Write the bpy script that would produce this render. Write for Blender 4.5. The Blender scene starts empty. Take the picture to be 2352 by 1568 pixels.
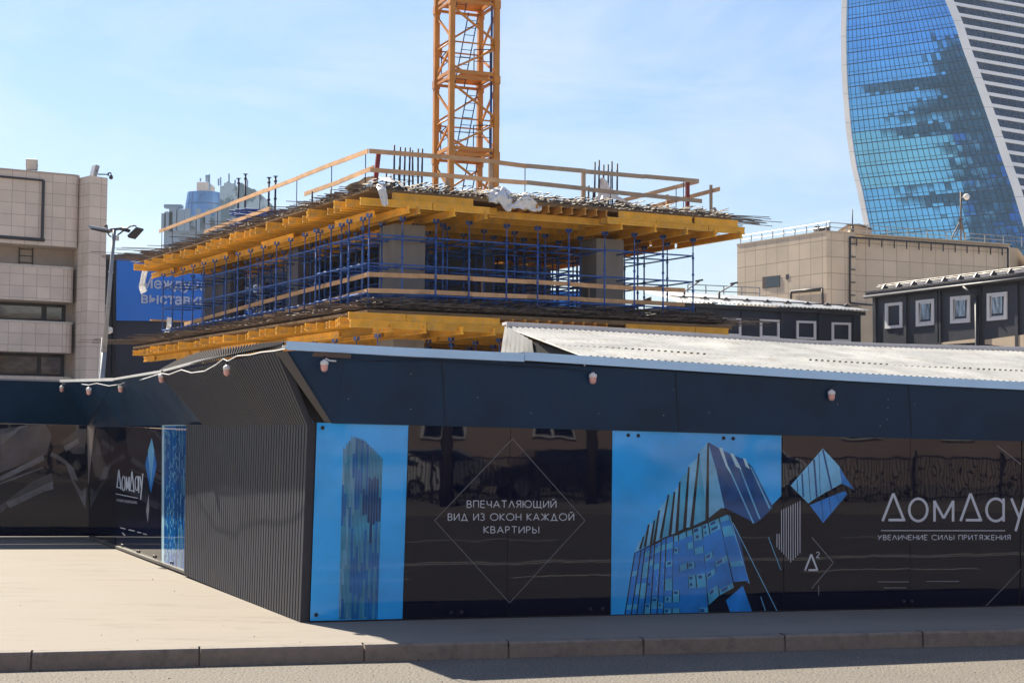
import bpy, math, random
from mathutils import Vector, Matrix
sc = bpy.context.scene
col = sc.collection
rnd = random.Random(11)
V = Vector

# ------------------------------------------------------------------ camera
FPX, CX, CY = 3600.0, 1176.0, 784.0           # focal length and centre of a 2352 x 1568 picture
EYE = V((0, 0, 2.0))
PITCH, ROLL = math.radians(3.43), math.radians(0.35)
RM = Matrix.Rotation(math.pi / 2 + PITCH, 3, 'X') @ Matrix.Rotation(ROLL, 3, 'Z')
cam = bpy.data.cameras.new('camera')
cam.sensor_width = 36
cam.lens = 36 * FPX / 2352
cam.clip_start = 0.1
cam.clip_end = 6000
cam_o = bpy.data.objects.new('camera', cam)
col.objects.link(cam_o)
cam_o.matrix_world = Matrix.Translation(EYE) @ RM.to_4x4()
sc.camera = cam_o

# ------------------------------------------------------------------ sky, sun, exposure
SUN_EL, SUN_AZ = math.radians(43), math.radians(-37.7)
world = bpy.data.worlds.new('World')
sc.world = world
world.use_nodes = True
wn = world.node_tree
bg = wn.nodes['Background']
sky = wn.nodes.new('ShaderNodeTexSky')
sky.sky_type = 'NISHITA'
sky.sun_disc = False
sky.sun_elevation = SUN_EL
sky.sun_rotation = SUN_AZ
sky.air_density = 1.25
sky.dust_density = 0.35
sky.ozone_density = 2.5
wtc = wn.nodes.new('ShaderNodeTexCoord')
wmp = wn.nodes.new('ShaderNodeMapping')
wmp.inputs['Scale'].default_value = (3.0, 3.0, 9.0)
wmp.inputs['Rotation'].default_value = (0.15, 0.25, 0.4)
wnz = wn.nodes.new('ShaderNodeTexNoise')
wnz.inputs['Scale'].default_value = 1.6
wnz.inputs['Detail'].default_value = 7
wnz.inputs['Roughness'].default_value = 0.62
wnz.inputs['Distortion'].default_value = 0.6
wrp = wn.nodes.new('ShaderNodeValToRGB')
wrp.color_ramp.elements[0].position = 0.42
wrp.color_ramp.elements[0].color = (0, 0, 0, 1)
wrp.color_ramp.elements[1].position = 0.78
wrp.color_ramp.elements[1].color = (0.42, 0.42, 0.42, 1)
wmx = wn.nodes.new('ShaderNodeMix')
wmx.data_type = 'RGBA'
wmx.inputs['B'].default_value = (7.2, 7.3, 7.4, 1)
wn.links.new(wtc.outputs['Generated'], wmp.inputs['Vector'])
wn.links.new(wmp.outputs['Vector'], wnz.inputs['Vector'])
wn.links.new(wnz.outputs['Fac'], wrp.inputs['Fac'])
wn.links.new(wrp.outputs['Color'], wmx.inputs['Factor'])
wtn = wn.nodes.new('ShaderNodeMix')
wtn.data_type = 'RGBA'
wtn.blend_type = 'MULTIPLY'
wtn.inputs['Factor'].default_value = 1.0
wsx = wn.nodes.new('ShaderNodeSeparateXYZ')
wmr = wn.nodes.new('ShaderNodeMapRange')
wmr.inputs['From Min'].default_value = 0.0
wmr.inputs['From Max'].default_value = 0.27
wtm = wn.nodes.new('ShaderNodeMix')
wtm.data_type = 'RGBA'
wtm.inputs['A'].default_value = (0.91, 0.85, 0.89, 1)
wtm.inputs['B'].default_value = (0.77, 0.845, 1.02, 1)
wn.links.new(wtc.outputs['Generated'], wsx.inputs['Vector'])
wn.links.new(wsx.outputs['Z'], wmr.inputs['Value'])
wn.links.new(wmr.outputs['Result'], wtm.inputs['Factor'])
wn.links.new(wtm.outputs['Result'], wtn.inputs['B'])
wn.links.new(sky.outputs['Color'], wtn.inputs['A'])
wn.links.new(wtn.outputs['Result'], wmx.inputs['A'])
wn.links.new(wmx.outputs['Result'], bg.inputs['Color'])
bg.inputs['Strength'].default_value = 0.054

sun = bpy.data.lights.new('sun', 'SUN')
sun.energy = 5.0
sun.angle = math.radians(0.5)
sun.color = (1.0, 0.90, 0.73)
sun_o = bpy.data.objects.new('sun', sun)
col.objects.link(sun_o)
to_sun = V((math.sin(SUN_AZ) * math.cos(SUN_EL), math.cos(SUN_AZ) * math.cos(SUN_EL), math.sin(SUN_EL)))
sun_o.rotation_euler = to_sun.to_track_quat('Z', 'Y').to_euler()
sun_o.location = (0, 0, 80)

sc.view_settings.view_transform = 'Standard'
sc.view_settings.look = 'None'
sc.view_settings.exposure = 1.38
sc.view_settings.gamma = 1.0
sc.cycles.max_bounces = 8
sc.cycles.glossy_bounces = 4
sc.cycles.sample_clamp_indirect = 8

# ------------------------------------------------------------------ measuring helpers (picture point -> place)
def ray(x, y): return RM @ V(((x - CX) / FPX, -(y - CY) / FPX, -1.0))
def atY(x, y, Y):
    d = ray(x, y); return EYE + d * (Y / d.y)
def onZ(x, y, z):
    d = ray(x, y); return EYE + d * ((z - EYE.z) / d.z)
def onP(x, y, p, n):
    d = ray(x, y); return EYE + d * ((p - EYE).dot(n) / d.dot(n))
UP = V((0, 0, 1))

# ------------------------------------------------------------------ mesh builder
ORG = {}
class MB:
    def __init__(s): s.v = []; s.f = []; s.m = []; s.sm = []
    def face(s, pts, m=0, smooth=False):
        i = len(s.v); s.v += [V(p) for p in pts]; s.f.append(tuple(range(i, i + len(pts)))); s.m.append(m); s.sm.append(smooth)
    def mesh(s, vs, fs, m=0, smooth=False):
        i = len(s.v); s.v += [V(p) for p in vs]
        for f in fs: s.f.append(tuple(k + i for k in f)); s.m.append(m); s.sm.append(smooth)
    def hexa(s, b, t, m=0):
        s.mesh(list(b) + list(t), [(3, 2, 1, 0), (4, 5, 6, 7), (0, 1, 5, 4), (1, 2, 6, 5), (2, 3, 7, 6), (3, 0, 4, 7)], m)
    def box(s, c, ax, ay, az, m=0):
        c, ax, ay, az = V(c), V(ax), V(ay), V(az)
        s.hexa([c - ax - ay - az, c + ax - ay - az, c + ax + ay - az, c - ax + ay - az],
               [c - ax - ay + az, c + ax - ay + az, c + ax + ay + az, c - ax + ay + az], m)
    def abox(s, lo, hi, m=0):
        lo, hi = V(lo), V(hi); c = (lo + hi) / 2; h = (hi - lo) / 2
        s.box(c, (h.x, 0, 0), (0, h.y, 0), (0, 0, h.z), m)
    def frame(s, p0, p1, up):
        d = (V(p1) - V(p0)).normalized(); up = V(up)
        if abs(d.dot(up)) > .98: up = V((1, 0, 0)) if abs(d.x) < .9 else V((0, 1, 0))
        sd = d.cross(up).normalized(); return d, sd, sd.cross(d).normalized()
    def beam(s, p0, p1, w, h, up=UP, m=0):
        p0, p1 = V(p0), V(p1); d, sd, u = s.frame(p0, p1, up)
        s.box((p0 + p1) / 2, d * ((p1 - p0).length / 2), sd * w / 2, u * h / 2, m)
    def prof(s, p0, p1, prof, up=UP, m=0, caps=True):
        p0, p1 = V(p0), V(p1); d, sd, u = s.frame(p0, p1, up); n = len(prof)
        vs = [p + sd * a + u * b for p in (p0, p1) for a, b in prof]
        fs = [(i, (i + 1) % n, n + (i + 1) % n, n + i) for i in range(n)]
        if caps: fs += [tuple(range(n))[::-1], tuple(range(n, 2 * n))]
        s.mesh(vs, fs, m)
    def ibeam(s, p0, p1, h=.2, w=.08, m=0):
        f, t = .04, .0135; a = w / 2; b = h / 2
        s.prof(p0, p1, [(-a, -b), (a, -b), (a, -b + f), (t, -b + f), (t, b - f), (a, b - f), (a, b), (-a, b), (-a, b - f), (-t, b - f), (-t, -b + f), (-a, -b + f)], m=m)
    def tube(s, p0, p1, r, n=6, r1=None, m=0, caps=True):
        p0, p1 = V(p0), V(p1); d, sd, u = s.frame(p0, p1, UP); r1 = r if r1 is None else r1
        vs = [p + sd * (q * math.cos(2 * math.pi * k / n)) + u * (q * math.sin(2 * math.pi * k / n)) for p, q in ((p0, r), (p1, r1)) for k in range(n)]
        i = len(s.v); s.v += vs
        for k in range(n):
            s.f.append((i + k, i + (k + 1) % n, i + n + (k + 1) % n, i + n + k)); s.m.append(m); s.sm.append(n > 5)
        if caps:
            s.f.append(tuple(range(i, i + n))[::-1]); s.m.append(m); s.sm.append(False)
            s.f.append(tuple(range(i + n, i + 2 * n))); s.m.append(m); s.sm.append(False)
    def path(s, pts, r, n=5, m=0):
        for a, b in zip(pts, pts[1:]): s.tube(a, b, r, n, m=m)
    def lathe(s, base, prof, n=14, axis=UP, m=0):
        base = V(base); d, sd, u = s.frame(base, base + V(axis), UP)
        vs = [base + d * h + sd * (r * math.cos(2 * math.pi * k / n)) + u * (r * math.sin(2 * math.pi * k / n)) for r, h in prof for k in range(n)]
        fs = [(j * n + k, j * n + (k + 1) % n, (j + 1) * n + (k + 1) % n, (j + 1) * n + k) for j in range(len(prof) - 1) for k in range(n)]
        s.mesh(vs, fs, m, True)
    def prism(s, pts, off, m=0):
        pts = [V(p) for p in pts]; n = len(pts); off = V(off)
        s.mesh(pts + [p + off for p in pts], [tuple(range(n)), tuple(range(n, 2 * n))[::-1]] + [(i, n + i, n + (i + 1) % n, (i + 1) % n) for i in range(n)], m)
    def plan(s, pts, z0, z1, m=0):
        s.prism([V((p[0], p[1], z0)) for p in pts], (0, 0, z1 - z0), m)
    def strip(s, A, B, m=0, smooth=False):
        n = len(A); s.mesh(list(A) + list(B), [(i, i + 1, n + i + 1, n + i) for i in range(n - 1)], m, smooth)
    def build(s, name, mats, parent=None, **kw):
        if not isinstance(mats, (list, tuple)): mats = [mats]
        me = bpy.data.meshes.new(name)
        if parent is None:
            n = max(1, len(s.v)); o0 = V((sum(p.x for p in s.v) / n, sum(p.y for p in s.v) / n, min(p.z for p in s.v)))
        else: o0 = ORG[parent.name]
        me.from_pydata([p - o0 for p in s.v], [], s.f)
        for k in mats: me.materials.append(k)
        me.polygons.foreach_set('material_index', s.m)
        me.polygons.foreach_set('use_smooth', s.sm)
        uvl = me.uv_layers.new(name='uv'); uv = [0.0] * (2 * len(me.loops))
        for p in me.polygons:
            n = p.normal
            t = V((1, 0, 0)) if abs(n.z) > .8 else V((-n.y, n.x, 0)).normalized()
            for li in p.loop_indices:
                c = s.v[me.loops[li].vertex_index]
                uv[2 * li] = c.dot(t); uv[2 * li + 1] = c.y if abs(n.z) > .8 else c.z
        uvl.data.foreach_set('uv', uv)
        o = bpy.data.objects.new(name, me); col.objects.link(o)
        ORG[o.name] = o0
        if parent is None: o.location = o0
        else: o.parent = parent
        if parent is None and 'label' in kw: o['kind'] = 'thing'
        for k, val in kw.items():
            if val: o[k] = val
        return o

def thing(name, label, category, loc, group=None, kind=None):
    o = bpy.data.objects.new(name, None); col.objects.link(o)
    o.empty_display_size = .2
    o.location = V(loc); ORG[o.name] = V(loc)
    o['label'] = label; o['category'] = category; o['kind'] = 'thing'
    if group: o['group'] = group
    if kind: o['kind'] = kind
    return o

def struct(mb, name, m): return mb.build(name, m, kind='structure')

# ------------------------------------------------------------------ materials
def mat(name, base, rough=.6, metal=0.0, spec=.5, var=0.0, vscale=4.0, bump=0.0, bscale=30.0, dirt=None, coat=0.0, stretch=None, tile=None, uvc=False, detail=5, rand=0.0):
    m = bpy.data.materials.new(name); m.use_nodes = True
    nt = m.node_tree; N = nt.nodes; L = nt.links; b = N['Principled BSDF']
    b.inputs['Base Color'].default_value = (*base, 1); b.inputs['Roughness'].default_value = rough
    b.inputs['Metallic'].default_value = metal; b.inputs['Specular IOR Level'].default_value = spec
    if coat: b.inputs['Coat Weight'].default_value = coat; b.inputs['Coat Roughness'].default_value = .03
    tc = N.new('ShaderNodeTexCoord'); src = tc.outputs['UV'] if uvc else tc.outputs['Object']
    if stretch:
        mp = N.new('ShaderNodeMapping'); mp.inputs['Scale'].default_value = stretch; L.new(src, mp.inputs['Vector']); nsrc = mp.outputs['Vector']
    else: nsrc = src
    cur = None
    if tile:
        tw, thh, gap, mort, tv = tile
        br = N.new('ShaderNodeTexBrick'); br.offset = 0; br.squash = 1
        br.inputs['Scale'].default_value = 1; br.inputs['Brick Width'].default_value = tw; br.inputs['Row Height'].default_value = thh
        br.inputs['Mortar Size'].default_value = gap; br.inputs['Mortar Smooth'].default_value = .3; br.inputs['Bias'].default_value = 0
        br.inputs['Color1'].default_value = (*[c * (1 - tv) for c in base], 1); br.inputs['Color2'].default_value = (*[min(1, c * (1 + tv)) for c in base], 1)
        br.inputs['Mortar'].default_value = (*mort, 1); L.new(tc.outputs['UV'], br.inputs['Vector']); cur = br.outputs['Color']
    if var:
        nz = N.new('ShaderNodeTexNoise'); nz.inputs['Scale'].default_value = vscale; nz.inputs['Detail'].default_value = detail; nz.inputs['Roughness'].default_value = .6
        L.new(nsrc, nz.inputs['Vector'])
        mr = N.new('ShaderNodeMapRange'); mr.inputs['From Min'].default_value = .3; mr.inputs['From Max'].default_value = .7
        mr.inputs['To Min'].default_value = 1 - var; mr.inputs['To Max'].default_value = 1 + var; L.new(nz.outputs['Fac'], mr.inputs['Value'])
        mx = N.new('ShaderNodeMix'); mx.data_type = 'RGBA'; mx.blend_type = 'MULTIPLY'; mx.inputs['Factor'].default_value = 1
        if cur: L.new(cur, mx.inputs['A'])
        else: mx.inputs['A'].default_value = (*base, 1)
        L.new(mr.outputs['Result'], mx.inputs['B']); cur = mx.outputs['Result']
        mr2 = N.new('ShaderNodeMapRange'); mr2.inputs['From Min'].default_value = .3; mr2.inputs['From Max'].default_value = .7
        mr2.inputs['To Min'].default_value = max(0, rough - .08); mr2.inputs['To Max'].default_value = min(1, rough + .1)
        if rough > .2: L.new(nz.outputs['Fac'], mr2.inputs['Value']); L.new(mr2.outputs['Result'], b.inputs['Roughness'])
    if dirt:
        dcol, dsc, lo, hi = dirt
        dz = N.new('ShaderNodeTexNoise'); dz.inputs['Scale'].default_value = dsc; dz.inputs['Detail'].default_value = 8; dz.inputs['Roughness'].default_value = .7
        L.new(nsrc, dz.inputs['Vector'])
        rp = N.new('ShaderNodeMapRange'); rp.inputs['From Min'].default_value = lo; rp.inputs['From Max'].default_value = hi; L.new(dz.outputs['Fac'], rp.inputs['Value'])
        mx = N.new('ShaderNodeMix'); mx.data_type = 'RGBA'; L.new(rp.outputs['Result'], mx.inputs['Factor'])
        if cur: L.new(cur, mx.inputs['A'])
        else: mx.inputs['A'].default_value = (*base, 1)
        mx.inputs['B'].default_value = (*dcol, 1); cur = mx.outputs['Result']
    if rand:      # every beam or board weathered a little differently
        oi = N.new('ShaderNodeObjectInfo'); rr = N.new('ShaderNodeMapRange'); rr.inputs['To Min'].default_value = 1 - rand; rr.inputs['To Max'].default_value = 1 + rand * .35
        L.new(oi.outputs['Random'], rr.inputs['Value'])
        mx = N.new('ShaderNodeMix'); mx.data_type = 'RGBA'; mx.blend_type = 'MULTIPLY'; mx.inputs['Factor'].default_value = 1
        if cur: L.new(cur, mx.inputs['A'])
        else: mx.inputs['A'].default_value = (*base, 1)
        L.new(rr.outputs['Result'], mx.inputs['B']); cur = mx.outputs['Result']
    if cur: L.new(cur, b.inputs['Base Color'])
    if bump:
        bz = N.new('ShaderNodeTexNoise'); bz.inputs['Scale'].default_value = bscale; bz.inputs['Detail'].default_value = 3; L.new(nsrc, bz.inputs['Vector'])
        bp = N.new('ShaderNodeBump'); bp.inputs['Strength'].default_value = 1; bp.inputs['Distance'].default_value = bump
        L.new(bz.outputs['Fac'], bp.inputs['Height']); L.new(bp.outputs['Normal'], b.inputs['Normal'])
    return m

M = {}
M['asphalt'] = mat('asphalt', (.175, .158, .137), .9, var=.16, vscale=1.6, bump=.02, bscale=38, dirt=((.05, .046, .042), 40, .47, .62))
M['paving'] = mat('pavement_asphalt', (.215, .192, .166), .92, var=.13, vscale=.9, bump=.002, bscale=60, dirt=((.15, .135, .115), 3.2, .54, .78), stretch=(.35, 1.0, 1.0))
M['kerb'] = mat('kerb_granite', (.20, .175, .155), .85, var=.15, vscale=14, bump=.003, bscale=70, dirt=((.10, .09, .085), 6, .52, .75))
M['ground'] = mat('site_ground', (.34, .29, .23), .95, var=.2, vscale=.2)
M['line'] = mat('road_paint', (.75, .74, .70), .7, var=.2, vscale=6)
M['black_gloss'] = mat('black_acrylic', (.004, .006, .021), .015, spec=.40, bump=.0015, bscale=1.1)
M['blue_gloss'] = mat('blue_print', (.03, .42, 1.0), .05, spec=.5, var=.22, vscale=.9, bump=.0014, bscale=1.5)
M['blue_mid'] = mat('blue_mid_print', (.015, .21, .66), .05, bump=.0014, bscale=1.5, var=.3, vscale=3)
M['blue_deep'] = mat('blue_deep_print', (.008, .075, .27), .05, bump=.0014, bscale=1.5, var=.3, vscale=5)
M['blue_light'] = mat('blue_light_print', (.15, .48, .80), .05, bump=.0014, bscale=1.5, var=.25, vscale=3)
M['teal_print'] = mat('teal_print', (.06, .38, .66), .05, bump=.0014, bscale=1.5, var=.35, vscale=3)
M['navy_print'] = mat('navy_print', (.006, .012, .03), .05, bump=.0014, bscale=1.5)
M['pale_print'] = mat('pale_print', (.42, .66, .80), .08, var=.15, vscale=3)
M['letter'] = mat('pale_lettering', (.50, .56, .66), .45)
M['thinline'] = mat('thin_grey_line', (.20, .22, .26), .45)
M['dark_metal'] = mat('dark_cladding', (.006, .032, .082), .42, spec=.28, var=.25, vscale=1.3, bump=.004, bscale=1.1, dirt=((.018, .03, .055), 3.0, .6, .85))
M['corr_dark'] = mat('dark_profiled_sheet', (.044, .047, .062), .5, spec=.18, var=.18, vscale=2.5, dirt=((.10, .09, .085), 5, .6, .85))
M['corr_roof'] = mat('matt_dark_roof_sheet', (.045, .042, .045), .9, spec=.06, var=.25, vscale=2.5)
M['fascia'] = mat('pale_flashing', (.48, .74, 1.0), .4, var=.06, vscale=2, dirt=((.36, .46, .62), 7, .62, .85))  # white metal, with the blue of the sky light put into its colour
M['white_trim'] = mat('white_trim', (.62, .62, .62), .4, var=.1, vscale=3)
M['galv'] = mat('galvanised_roof', (.39, .39, .38), .5, metal=.2, var=.16, vscale=1.2, dirt=((.20, .18, .155), 3, .5, .8))
M['gusset'] = mat('beige_board', (.115, .105, .095), .7, var=.15, vscale=4)
M['black'] = mat('black_void', (.010, .010, .012), .8, var=.1)
M['felt'] = mat('torn_felt', (.05, .04, .045), .85, var=.4, vscale=6, bump=.02, bscale=8)
M['bulb_w'] = mat('white_lamp_cap', (.75, .74, .74), .35, var=.05)
M['bulb_p'] = mat('pink_lamp_dome', (.72, .40, .37), .25, var=.08)
M['cable'] = mat('white_cable', (.70, .70, .70), .5, var=.1)
M['bolt'] = mat('dark_bolt', (.01, .012, .02), .4, var=.1)
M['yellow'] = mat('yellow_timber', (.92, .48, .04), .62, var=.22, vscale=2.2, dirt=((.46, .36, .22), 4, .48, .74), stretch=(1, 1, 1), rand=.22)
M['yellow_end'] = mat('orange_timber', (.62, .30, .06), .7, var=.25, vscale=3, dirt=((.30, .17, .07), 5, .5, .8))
M['plywood'] = mat('deck_plywood', (.20, .125, .06), .8, var=.25, vscale=1.2, dirt=((.09, .06, .04), 2, .5, .8))
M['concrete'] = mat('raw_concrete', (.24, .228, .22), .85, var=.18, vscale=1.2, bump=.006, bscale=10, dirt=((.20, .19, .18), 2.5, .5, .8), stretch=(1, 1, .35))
M['concrete_shade'] = mat('shade_toned_concrete', (.10, .105, .14), .9, var=.3, vscale=.8)  # interior shade and bluish haze put into this darker concrete colour
M['scaf'] = mat('blue_scaffold_paint', (.035, .115, .40), .5, var=.3, vscale=5, dirt=((.16, .17, .2), 9, .58, .8))
M['plank'] = mat('pine_plank', (.70, .42, .22), .75, var=.2, vscale=3, dirt=((.38, .24, .13), 6, .55, .8), rand=.25)
M['plank_old'] = mat('weathered_plank', (.40, .30, .21), .8, var=.25, vscale=3, dirt=((.22, .17, .13), 6, .55, .8))
M['rebar'] = mat('rusty_rebar', (.10, .075, .065), .7, metal=.3, var=.4, vscale=6)
M['rebar_pale'] = mat('grey_rebar', (.21, .175, .145), .65, metal=.2, var=.4, vscale=6)
M['rebar_dark'] = mat('dark_rebar', (.020, .026, .055), .6, var=.3, vscale=6)
M['red_post'] = mat('red_post_paint', (.20, .018, .020), .6, var=.2)
M['plastic'] = mat('white_polythene', (.78, .77, .75), .35, var=.08, vscale=3, bump=.03, bscale=5)
M['crane'] = mat('crane_yellow_paint', (.52, .215, .03), .45, var=.18, vscale=1.5, dirt=((.28, .12, .04), 4, .58, .8))
M['crane_lad'] = mat('dark_ladder_paint', (.03, .055, .10), .5, var=.2)
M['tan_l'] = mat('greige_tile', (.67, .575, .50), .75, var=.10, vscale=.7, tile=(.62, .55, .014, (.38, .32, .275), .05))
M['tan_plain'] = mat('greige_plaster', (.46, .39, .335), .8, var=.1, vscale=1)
M['tan_light'] = mat('pale_coping', (.55, .51, .47), .7, var=.1)
M['tan_r'] = mat('sand_tile', (.62, .51, .39), .75, var=.10, vscale=.5, tile=(1.02, 1.0, .028, (.37, .30, .22), .05))
M['tan_r_plain'] = mat('sand_plaster', (.48, .395, .30), .8, var=.1, vscale=1)
M['steel_dark'] = mat('dark_steel', (.035, .035, .045), .5, var=.2)
M['steel_rust'] = mat('brown_steel', (.10, .07, .06), .6, var=.3)
M['steel_grey'] = mat('grey_steel', (.30, .31, .33), .45, metal=.4, var=.15)
M['glass_dark'] = mat('dark_window_glass', (.02, .03, .05), .04, spec=.8, var=.1, bump=.002, bscale=2)
M['glass_tan'] = mat('bronze_window_glass', (.16, .125, .09), .06, spec=1.0, var=.5, vscale=.8, stretch=(1, 1, 3), bump=.003, bscale=1.5)
M['frame_dark'] = mat('dark_window_frame', (.03, .026, .032), .5, var=.1)
M['banner'] = mat('blue_banner_vinyl', (.02, .22, .80), .5, var=.08, vscale=.3, bump=.01, bscale=.6)
M['banner_text'] = mat('banner_white_print', (.55, .62, .75), .5, var=.05)
M['navy_wall'] = mat('dark_navy_wall', (.030, .032, .055), .6, var=.2, vscale=.5)
M['cabin'] = mat('charcoal_cabin', (.026, .031, .05), .45, var=.15, vscale=1.5, bump=.003, bscale=3)
M['cabin_r'] = mat('graphite_cabin', (.034, .038, .052), .5, var=.12, vscale=1.2, bump=.004, bscale=2)
M['upvc'] = mat('white_upvc', (.72, .72, .74), .35, var=.04)
M['roof_white'] = mat('white_roof_sheet', (.72, .72, .70), .45, metal=.15, var=.08, vscale=1)
M['roof_grey'] = mat('grey_roof_sheet', (.20, .185, .18), .5, metal=.2, var=.1, vscale=1)
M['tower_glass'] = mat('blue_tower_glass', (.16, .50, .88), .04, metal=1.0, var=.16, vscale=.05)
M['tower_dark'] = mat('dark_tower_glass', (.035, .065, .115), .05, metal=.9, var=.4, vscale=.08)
M['tower_back'] = mat('tower_mullion', (.012, .05, .12), .4, var=.1)
M['tower_rib'] = mat('white_tower_rib', (.84, .84, .84), .4, var=.06, vscale=.1, tile=(50, 9, .12, (.55, .56, .58), .02))
M['far_conc'] = mat('hazed_far_concrete', (.20, .28, .40), .8, var=.15, vscale=.05)  # distance haze put into the bluer colour
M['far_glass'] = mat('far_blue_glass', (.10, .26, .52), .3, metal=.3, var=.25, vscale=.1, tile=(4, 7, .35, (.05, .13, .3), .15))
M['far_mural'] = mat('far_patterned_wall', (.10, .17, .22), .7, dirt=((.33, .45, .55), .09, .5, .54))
M['brick'] = mat('brown_facade', (.35, .27, .225), .85, var=.15, vscale=.4)
M['bark'] = mat('bark', (.05, .04, .035), .9, var=.3)
M['rubber'] = mat('rubber', (.015, .015, .016), .8, var=.1)
M['white_disc'] = mat('white_disc', (.8, .78, .75), .5, var=.03)

# ================================================================== ground, road, pavement, kerb
g = MB(); g.face([(-1500, -400, -.06), (1500, -400, -.06), (1500, 2500, -.06), (-1500, 2500, -.06)]); struct(g, 'ground', M['ground'])
K0, K1 = onZ(0, 1540, 0), onZ(2352, 1480, 0)
kd = (K1 - K0).normalized(); kn = V((kd.y, -kd.x, 0))          # kerb direction and its normal towards the road
ka, kb = K0 - kd * 30, K1 + kd * 40
r = MB(); r.face([ka - kn * .05, ka + kn * 21.5, kb + kn * 21.5, kb - kn * .05]); struct(r, 'road', M['asphalt'])
# kerb stones of about 1.55 m with open joints and softened edges
kb_m = MB()
joints = [-300, -120, 72, 458, 836, 1168, 1478, 1803, 2120, 2440, 2760]
kp = [K0 + kd * ((onP(x, 1500, K0, kn) - K0).dot(kd)) for x in joints]
for a, b in zip(kp, kp[1:]):
    a2, b2 = a + kd * .009, b - kd * .009
    lift = rnd.uniform(-.004, .004); out = rnd.uniform(-.004, .004)
    pr = [(-.15, -.05), (out, -.05), (out, .128), (-.014 + out, .147 + lift), (-.15, .151 + lift)]
    n = len(pr)
    vs = [p + kn * q + UP * z for p in (a2, b2) for q, z in pr]
    kb_m.mesh(vs, [(i, (i + 1) % n, n + (i + 1) % n, n + i) for i in range(n)] + [tuple(range(n))[::-1], tuple(range(n, 2 * n))])
kb_m.hexa([kp[0] - kn * .15 - UP * .05, kp[-1] - kn * .15 - UP * .05, kp[-1] - kn * .02 - UP * .05, kp[0] - kn * .02 - UP * .05],
          [kp[0] - kn * .15 + UP * .10, kp[-1] - kn * .15 + UP * .10, kp[-1] - kn * .02 + UP * .10, kp[0] - kn * .02 + UP * .10])
struct(kb_m, 'kerb', M['kerb'])
pv = MB(); pv.prism([ka - kn * .152 - UP * .02, kb - kn * .152 - UP * .02, kb - kn * 24 - UP * .02, ka - kn * 24 - UP * .02], (0, 0, .168)); struct(pv, 'pavement', M['paving'])
# painted road lines (seen mirrored in the glossy hoarding)
ln = MB()
for off, w, s0, s1 in ((4.1, .12, -25, 40), (6.35, .12, -25, 40), (6.65, .12, -25, 40), (11.5, .12, -25, 40)):
    if off in (4.1, 11.5):
        s = s0
        while s < s1:
            ln.face([K0 + kd * s + kn * off + UP * .004, K0 + kd * (s + 3) + kn * off + UP * .004, K0 + kd * (s + 3) + kn * (off + w) + UP * .004, K0 + kd * s + kn * (off + w) + UP * .004][::-1]); s += 4.5
    else:
        ln.face([K0 + kd * s0 + kn * off + UP * .004, K0 + kd * s1 + kn * off + UP * .004, K0 + kd * s1 + kn * (off + w) + UP * .004, K0 + kd * s0 + kn * (off + w) + UP * .004][::-1])
struct(ln, 'road_lines', M['line'])
op = MB(); op.prism([ka + kn * 20.5 - UP * .02, kb + kn * 20.5 - UP * .02, kb + kn * 60 - UP * .02, ka + kn * 60 - UP * .02], (0, 0, .17)); struct(op, 'opposite_pavement', M['paving'])

gr_ = MB(); q_ = random.Random(14)
for k in range(420):
    if k < 170: p = K0 + kd * q_.uniform(-2, 12) - kn * (q_.random() ** 1.6 * 9 + .2) + UP * .149
    else: p = K0 + kd * q_.uniform(-2, 12) + kn * (q_.random() ** 2 * 1.6 + .01) + UP * .001
    s_ = q_.uniform(.002, .0075) * (1.5 if q_.random() < .08 else 1); d_ = V((q_.gauss(0, 1), q_.gauss(0, 1), 0)).normalized(); e_ = V((-d_.y, d_.x, 0))
    gr_.hexa([p + d_ * s_, p + e_ * s_ * .8, p - d_ * s_ * .9, p - e_ * s_], [p + d_ * s_ * .5 + UP * s_ * .8, p + e_ * s_ * .4 + UP * s_, p - d_ * s_ * .5 + UP * s_ * .9, p - e_ * s_ * .5 + UP * s_ * .7], m=k % 3)
gr_.build('grit', [M['kerb'], M['ground'], M['felt']], kind='stuff', label='loose grit and crumbs on the pavement and along the gutter', category='grit')

# ================================================================== hoarding planes
A = onZ(710, 1428, .15); B = onZ(2352, 1390, .15); Cn = onZ(268, 1258, .15)
wd = (B - A).normalized(); nW = wd.cross(UP).normalized()
def wp(x, y, o=0.0): return onP(x, y, A + nW * o, nW)
At = wp(727, 972)
nR = (Cn - A).cross(At - A).normalized()
if nR.x > 0: nR = -nR
rd = (Cn - A).normalized()
def rp(x, y, o=0.0): return onP(x, y, A + nR * o, nR)
Cn1 = Cn; Cn = A + rd * 13.8; Fl = onZ(0, 1232, .15); fd = (Fl - Cn).normalized(); nF = fd.cross(UP).normalized()
if nF.y > 0: nF = -nF
def fp(x, y, o=0.0): return onP(x, y, Cn + nF * o, nF)

def slab(mb, P, pts, off, th=.02, m=0):       # flat sheet of thickness th, its face at offset off from a wall plane
    nn = {wp: nW, rp: nR, fp: nF}[P]
    mb.prism([P(x, y, off) for x, y in pts], -nn * th, m)

def corrugate(mb, base0, base1, top0, top1, n, nrm, depth, m=0, cut=(.34, .46, .86), rows=1):
    # trapezoid ribs running from a bottom line to a top line
    us = []
    for k in range(n):
        for t, d in ((0, 0), (cut[0], 0), (cut[1], 1), (cut[2], 1)): us.append(((k + t) / n, d))
    us.append((1, 0))
    lines = []
    for j in range(rows + 1):
        v = j / rows; lines.append([(base0.lerp(base1, u)).lerp(top0.lerp(top1, u), v) + nrm * (d * depth) for u, d in us])
    for a, b in zip(lines, lines[1:]): mb.strip(a, b, m)

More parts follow.
